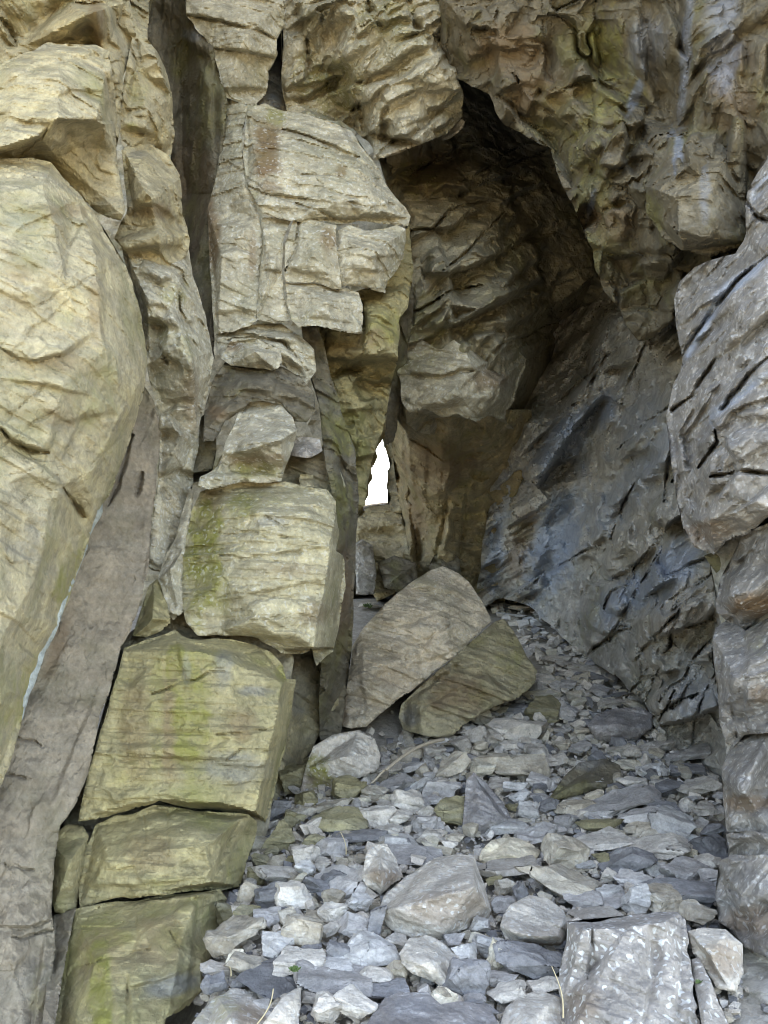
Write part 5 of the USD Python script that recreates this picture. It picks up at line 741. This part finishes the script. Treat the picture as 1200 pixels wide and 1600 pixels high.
for t in range(9000):
    if len(STONES) + len(fill) >= 284: break
    cx, cy = g0.uniform(320, 1140), g0.uniform(925, 1600)
    d = ground_d(cx, cy)
    w = g0.uniform(0.07, 0.19) * F / d * (1.0 if t < 3000 else 0.7); h = w * g0.uniform(0.45, 0.95)
    x0, x1, y0, y1 = int(cx - w * .4), int(cx + w * .4) + 1, int(cy - h * .4), int(cy + h * .4) + 1
    if w < 13 or y0 < 0 or y1 > 1639 or not FM[int(cy), int(cx)] or occ[y0:y1, x0:x1].mean() > 0.18: continue
    occ[y0:y1, x0:x1] = True
    k = g0.choices(['grey', 'blue', 'tan', 'pale', 'cream', 'dark', 'olive'], [6, 5, 4, 1.6, 0.8, 2.5, 0.8])[0]
    if cx < 480 and cy < 1400: k = g0.choice(['olive', 'olive', 'tan', 'dark', 'grey'])
    fill.append((cx, cy, w, h, g0.gauss(-3, 16), k))

MARKS = [('the speckled boulder', 980, 1500), ('the flat topped boulder', 680, 1402), ('the dark triangle rock', 758, 1262), ('the ochre based boulder', 835, 1445), ('the bright cream stone', 796, 1332), ('the large brown flat rock', 915, 1218),
         ('the dark lens rock', 970, 1135), ('the split boulders', 700, 1085), ('the olive sided rock', 540, 1190), ('the bottom column block', 280, 1500), ('the third column block', 380, 1330), ('the right edge blocks', 1150, 1330), ('the blue black slab', 650, 1580),
         ('the pointed grey stone', 597, 1355), ('the grey tan chunk', 675, 1500), ('the right wall foot', 930, 1000), ('the end boulder', 620, 900), ('the thin triangular slab', 455, 1580)]
COLW = {'grey': 'grey', 'blue': 'blue grey', 'cream': 'cream', 'tan': 'tan brown', 'dark': 'dark grey', 'olive': 'olive', 'pale': 'pale grey'}
def where(cx, cy, k):
    o = sorted(MARKS, key=lambda m: math.hypot(m[1] - cx, m[2] - cy))[k]
    dx, dy = cx - o[1], cy - o[2]
    a = math.degrees(math.atan2(dy, dx)) % 360
    way = ['right of', 'below right of', 'below', 'below left of', 'left of', 'above left of', 'above', 'above right of'][int((a + 22.5) // 45) % 8]
    return ('just ' if math.hypot(dx, dy) < 75 else '') + way + ' ' + o[0]
def name(s, k):
    return sorted(MARKS, key=lambda m: math.hypot(m[1] - s[0], m[2] - s[1]))[k][0]
def describe(cx, cy, w, h, an, k):
    r = w / h; s = max(w, h)
    shape = 'shard' if r > 3 else 'flat slab' if r > 1.9 else 'stone' if r > 1.25 else 'upright chip' if r < 0.7 else 'chunk'
    size = 'big' if s > 80 else '' if s > 45 else 'small' if s > 26 else 'tiny'
    lean = ' leaning left' if an < -18 and r > 1.3 else ' leaning right' if an > 18 and r > 1.3 else ''
    return ' '.join(f'{size} {COLW[k]} {shape}{lean}'.split())
ALL = [(*s, True) for s in STONES] + [(*s, False) for s in fill]
first = [describe(*s[:6]) + ' ' + where(s[0], s[1], 0) for s in ALL]
second = [f if first.count(f) == 1 else describe(*s[:6]) + ' between ' + name(s, 0) + ' and ' + name(s, 1) for f, s in zip(first, ALL)]
def rank(i):
    same = sorted((j for j in range(len(ALL)) if second[j] == second[i]), key=lambda j: ALL[j][0])
    if len(same) == 1: return second[i]
    q = same.index(i); n = len(same)
    return (['leftmost', 'rightmost'] if n == 2 else ['leftmost', 'middle', 'rightmost'] if n == 3 else ['leftmost', 'second', 'third', 'rightmost'] if n == 4 else [f'number {k}' for k in range(n)])[q] + ' ' + first[i]
for i, (cx, cy, w, h, an, k, big) in enumerate(ALL):
    g = np.random.default_rng(500 + i)
    d = ground_d(cx, cy + 0.35 * h)
    d -= 0.06; W, H = (1.25 if big else 1.12) * w * d / F, (1.25 if big else 1.12) * h * d / F
    v, f = chunk(g, 0.42, 7)
    depth = min(W * g.uniform(0.6, 0.95), 0.35)
    v = v * [W, depth, max(H * 0.8, 0.3 * W * g.uniform(0.5, 1.0) if not big else H * 0.8)]
    v = v @ rotm(math.radians(g.normal(16, 10)), math.radians(an), math.radians(g.normal(0, 22))).T
    ext = v.max(0) - v.min(0)
    v = v * np.clip([W / ext[0], 1, H / (ext[2] + 0.25 * ext[1])], 0.5, 1.8)
    v, f = roughen(v, f, max(W, H), 500 + i) if max(w, h) > 22 else (v, f)
    p = at(cx, cy, d)
    p = p + np.array([0, 0.22 * depth, 0.004])
    x = thing('loose_stone', rank(i), 'stone', 'loose stones of the rubble slope', loc=tuple(p))
    put('stone', (v, f), MATS[k], x)

# the small rubble between them: nobody could count it
g = np.random.default_rng(99); protos = [chunk(g, 0.45, 7) for _ in range(50)]
gx, gy = np.arange(60, 1261, 20), np.arange(900, 1741, 10)
from scipy.interpolate import RegularGridInterpolator
GD = RegularGridInterpolator((gy, gx), np.array([[ground_d(a, b) for a in gx] for b in gy]))
fy, fx = np.nonzero(FM[::4, ::4]); spots = np.column_stack([fx * 4, fy * 4])
for mat, n, seed in (('grey_stone', 3000, 1), ('blue_stone', 2300, 2), ('tan_stone', 2500, 3), ('cream_stone', 450, 4), ('dark_stone', 1300, 5)):
    g = np.random.default_rng(seed); VV, FF, off = [], [], 0
    pxy = spots[g.integers(0, len(spots), n)] + g.uniform(-4, 4, (n, 2)); pxy[: n // 9] = np.column_stack([g.uniform(70, 1250, n // 9), g.uniform(1100, 1735, n // 9)])
    pxy = np.clip(pxy, [62, 902], [1258, 1738]); dd = GD(pxy[:, ::-1]); base = at(pxy[:, 0], pxy[:, 1], dd)
    sz = (np.exp(g.normal(2.2, 0.5, n)).clip(4, 28) * dd / F).clip(0.012, 0.11)
    for q in range(n):
        v, f = protos[g.integers(50)]
        s = sz[q] * np.array([1, g.uniform(0.6, 1), g.uniform(0.22, 0.9)])
        v = (v * s) @ rotm(g.normal(0.4, 0.3), g.normal(0.05, 0.3), g.uniform(0, 6.28)).T + base[q] + [0, 0, g.uniform(-0.1, 0.5) * sz[q] + 0.004]
        VV.append(v); FF.append(f + off); off += len(v)
    tag(put('rubble', (np.vstack(VV), np.vstack(FF)), mat.replace('_stone', '_gravel')), 'small %s rubble filling the slope between the larger stones' % {'grey_stone': 'grey', 'blue_stone': 'blue grey', 'tan_stone': 'tan', 'cream_stone': 'cream', 'dark_stone': 'dark'}[mat], 'rubble', kind='stuff')

# ------------------------------------------------------------------ sticks, grass, moss
def tube(pts, r0, r1, sides=6):
    p = np.asarray(pts, float); t = np.gradient(p, axis=0); t /= np.linalg.norm(t, axis=1, keepdims=True)
    a = np.cross(t, [0.1, 0.2, 1]); a /= np.linalg.norm(a, axis=1, keepdims=True); b = np.cross(t, a)
    an = np.arange(sides) * 2 * np.pi / sides; r = np.linspace(r0, r1, len(p))
    v = (p[:, None] + r[:, None, None] * (np.cos(an)[None, :, None] * a[:, None] + np.sin(an)[None, :, None] * b[:, None])).reshape(-1, 3)
    F_ = [[i * sides + j, i * sides + (j + 1) % sides, (i + 1) * sides + (j + 1) % sides, (i + 1) * sides + j] for i in range(len(p) - 1) for j in range(sides)]
    q = np.array(F_); q = np.vstack([q[:, [0, 1, 2]], q[:, [0, 2, 3]]])
    e = len(p) - 1
    caps = [[0, j + 1, j] for j in range(1, sides - 1)] + [[e * sides, e * sides + j, e * sides + j + 1] for j in range(1, sides - 1)]
    return v, np.vstack([q, caps])
d1, d2 = ground_d(603, 1212), ground_d(690, 1165)
pts = [at(603 + 90 * t, 1203 - 48 * t - 9 * math.sin(3.14 * t), (d1 - 0.3) * (1 - t) + (d2 - 0.3) * t) for t in np.linspace(0, 1, 12)]
tag(put('dead_stick', tube(pts, 0.009, 0.013), 'dry_wood', smooth=True), 'pale bare dead stick lying slanted on the rubble below the split boulders', 'stick')
pts = [at(570 + 34 * t, 1228 - 24 * t + 3 * math.sin(5 * t), (d1 - 0.25)) for t in np.linspace(0, 1, 8)]
tag(put('dead_stick', tube(pts, 0.006, 0.007), 'dry_wood', smooth=True), 'short dull stick in shadow by the lower left end of the pale stick', 'stick')
for (xa, ya, xb, yb, bend, lab) in ((532, 1300, 541, 1335, 3, 'fine dry grass stalk above the little white chip, left of the pointed grey stone'), (427, 1545, 402, 1600, 6, 'long dry grass stalk curving down to the bottom edge left of the thin slab'), (862, 1510, 880, 1590, 6, 'pale dry grass stalk along the left edge of the speckled boulder'), (359, 1510, 361, 1525, 1, 'short upright dry stalk beside the bottom column block')):
    d = ground_d((xa + xb) / 2, max(ya, yb)) - 0.28
    pts = [at(xa + (xb - xa) * t + bend * math.sin(3.14 * t), ya + (yb - ya) * t, d + 0.05 * t) for t in np.linspace(0, 1, 9)]
    tag(put('grass_stalk', tube(pts, 0.0015, 0.0028, 4), 'dry_grass', smooth=True), lab, 'grass stalk')
def tuft(px, py, r, n, seed, label):
    g = np.random.default_rng(seed); d = ground_d(px, py + 4) - 0.24; c = at(px, py, d); V, T, o = [], [], 0
    for _ in range(n):
        b = c + g.normal(0, r * 0.35, 3) * [1, 0.6, 0.3]; dr = g.normal(0, 1, 3); dr[2] = abs(dr[2]) + 0.6; dr /= np.linalg.norm(dr); sd = np.cross(dr, g.normal(0, 1, 3)); sd /= np.linalg.norm(sd)
        L = r * g.uniform(0.4, 0.9); w = L * 0.28
        V += [b - sd * w * .4, b + sd * w * .4, b + dr * L * .6 + sd * w, b + dr * L, b + dr * L * .6 - sd * w]; T += [[o, o + 1, o + 2], [o, o + 2, o + 4], [o + 4, o + 2, o + 3]]; o += 5
    tag(put('moss_tuft', (np.array(V), np.array(T)), 'moss_green'), label, 'moss')
tuft(460, 1517, 0.022, 50, 3, 'small green moss tuft on the grey stones left of the blue slab')
tuft(1092, 1536, 0.014, 40, 4, 'tiny green tuft in the crack right of the speckled boulder')
tuft(575, 948, 0.06, 40, 5, 'faint green plant on the far stones left of the split boulder peak')
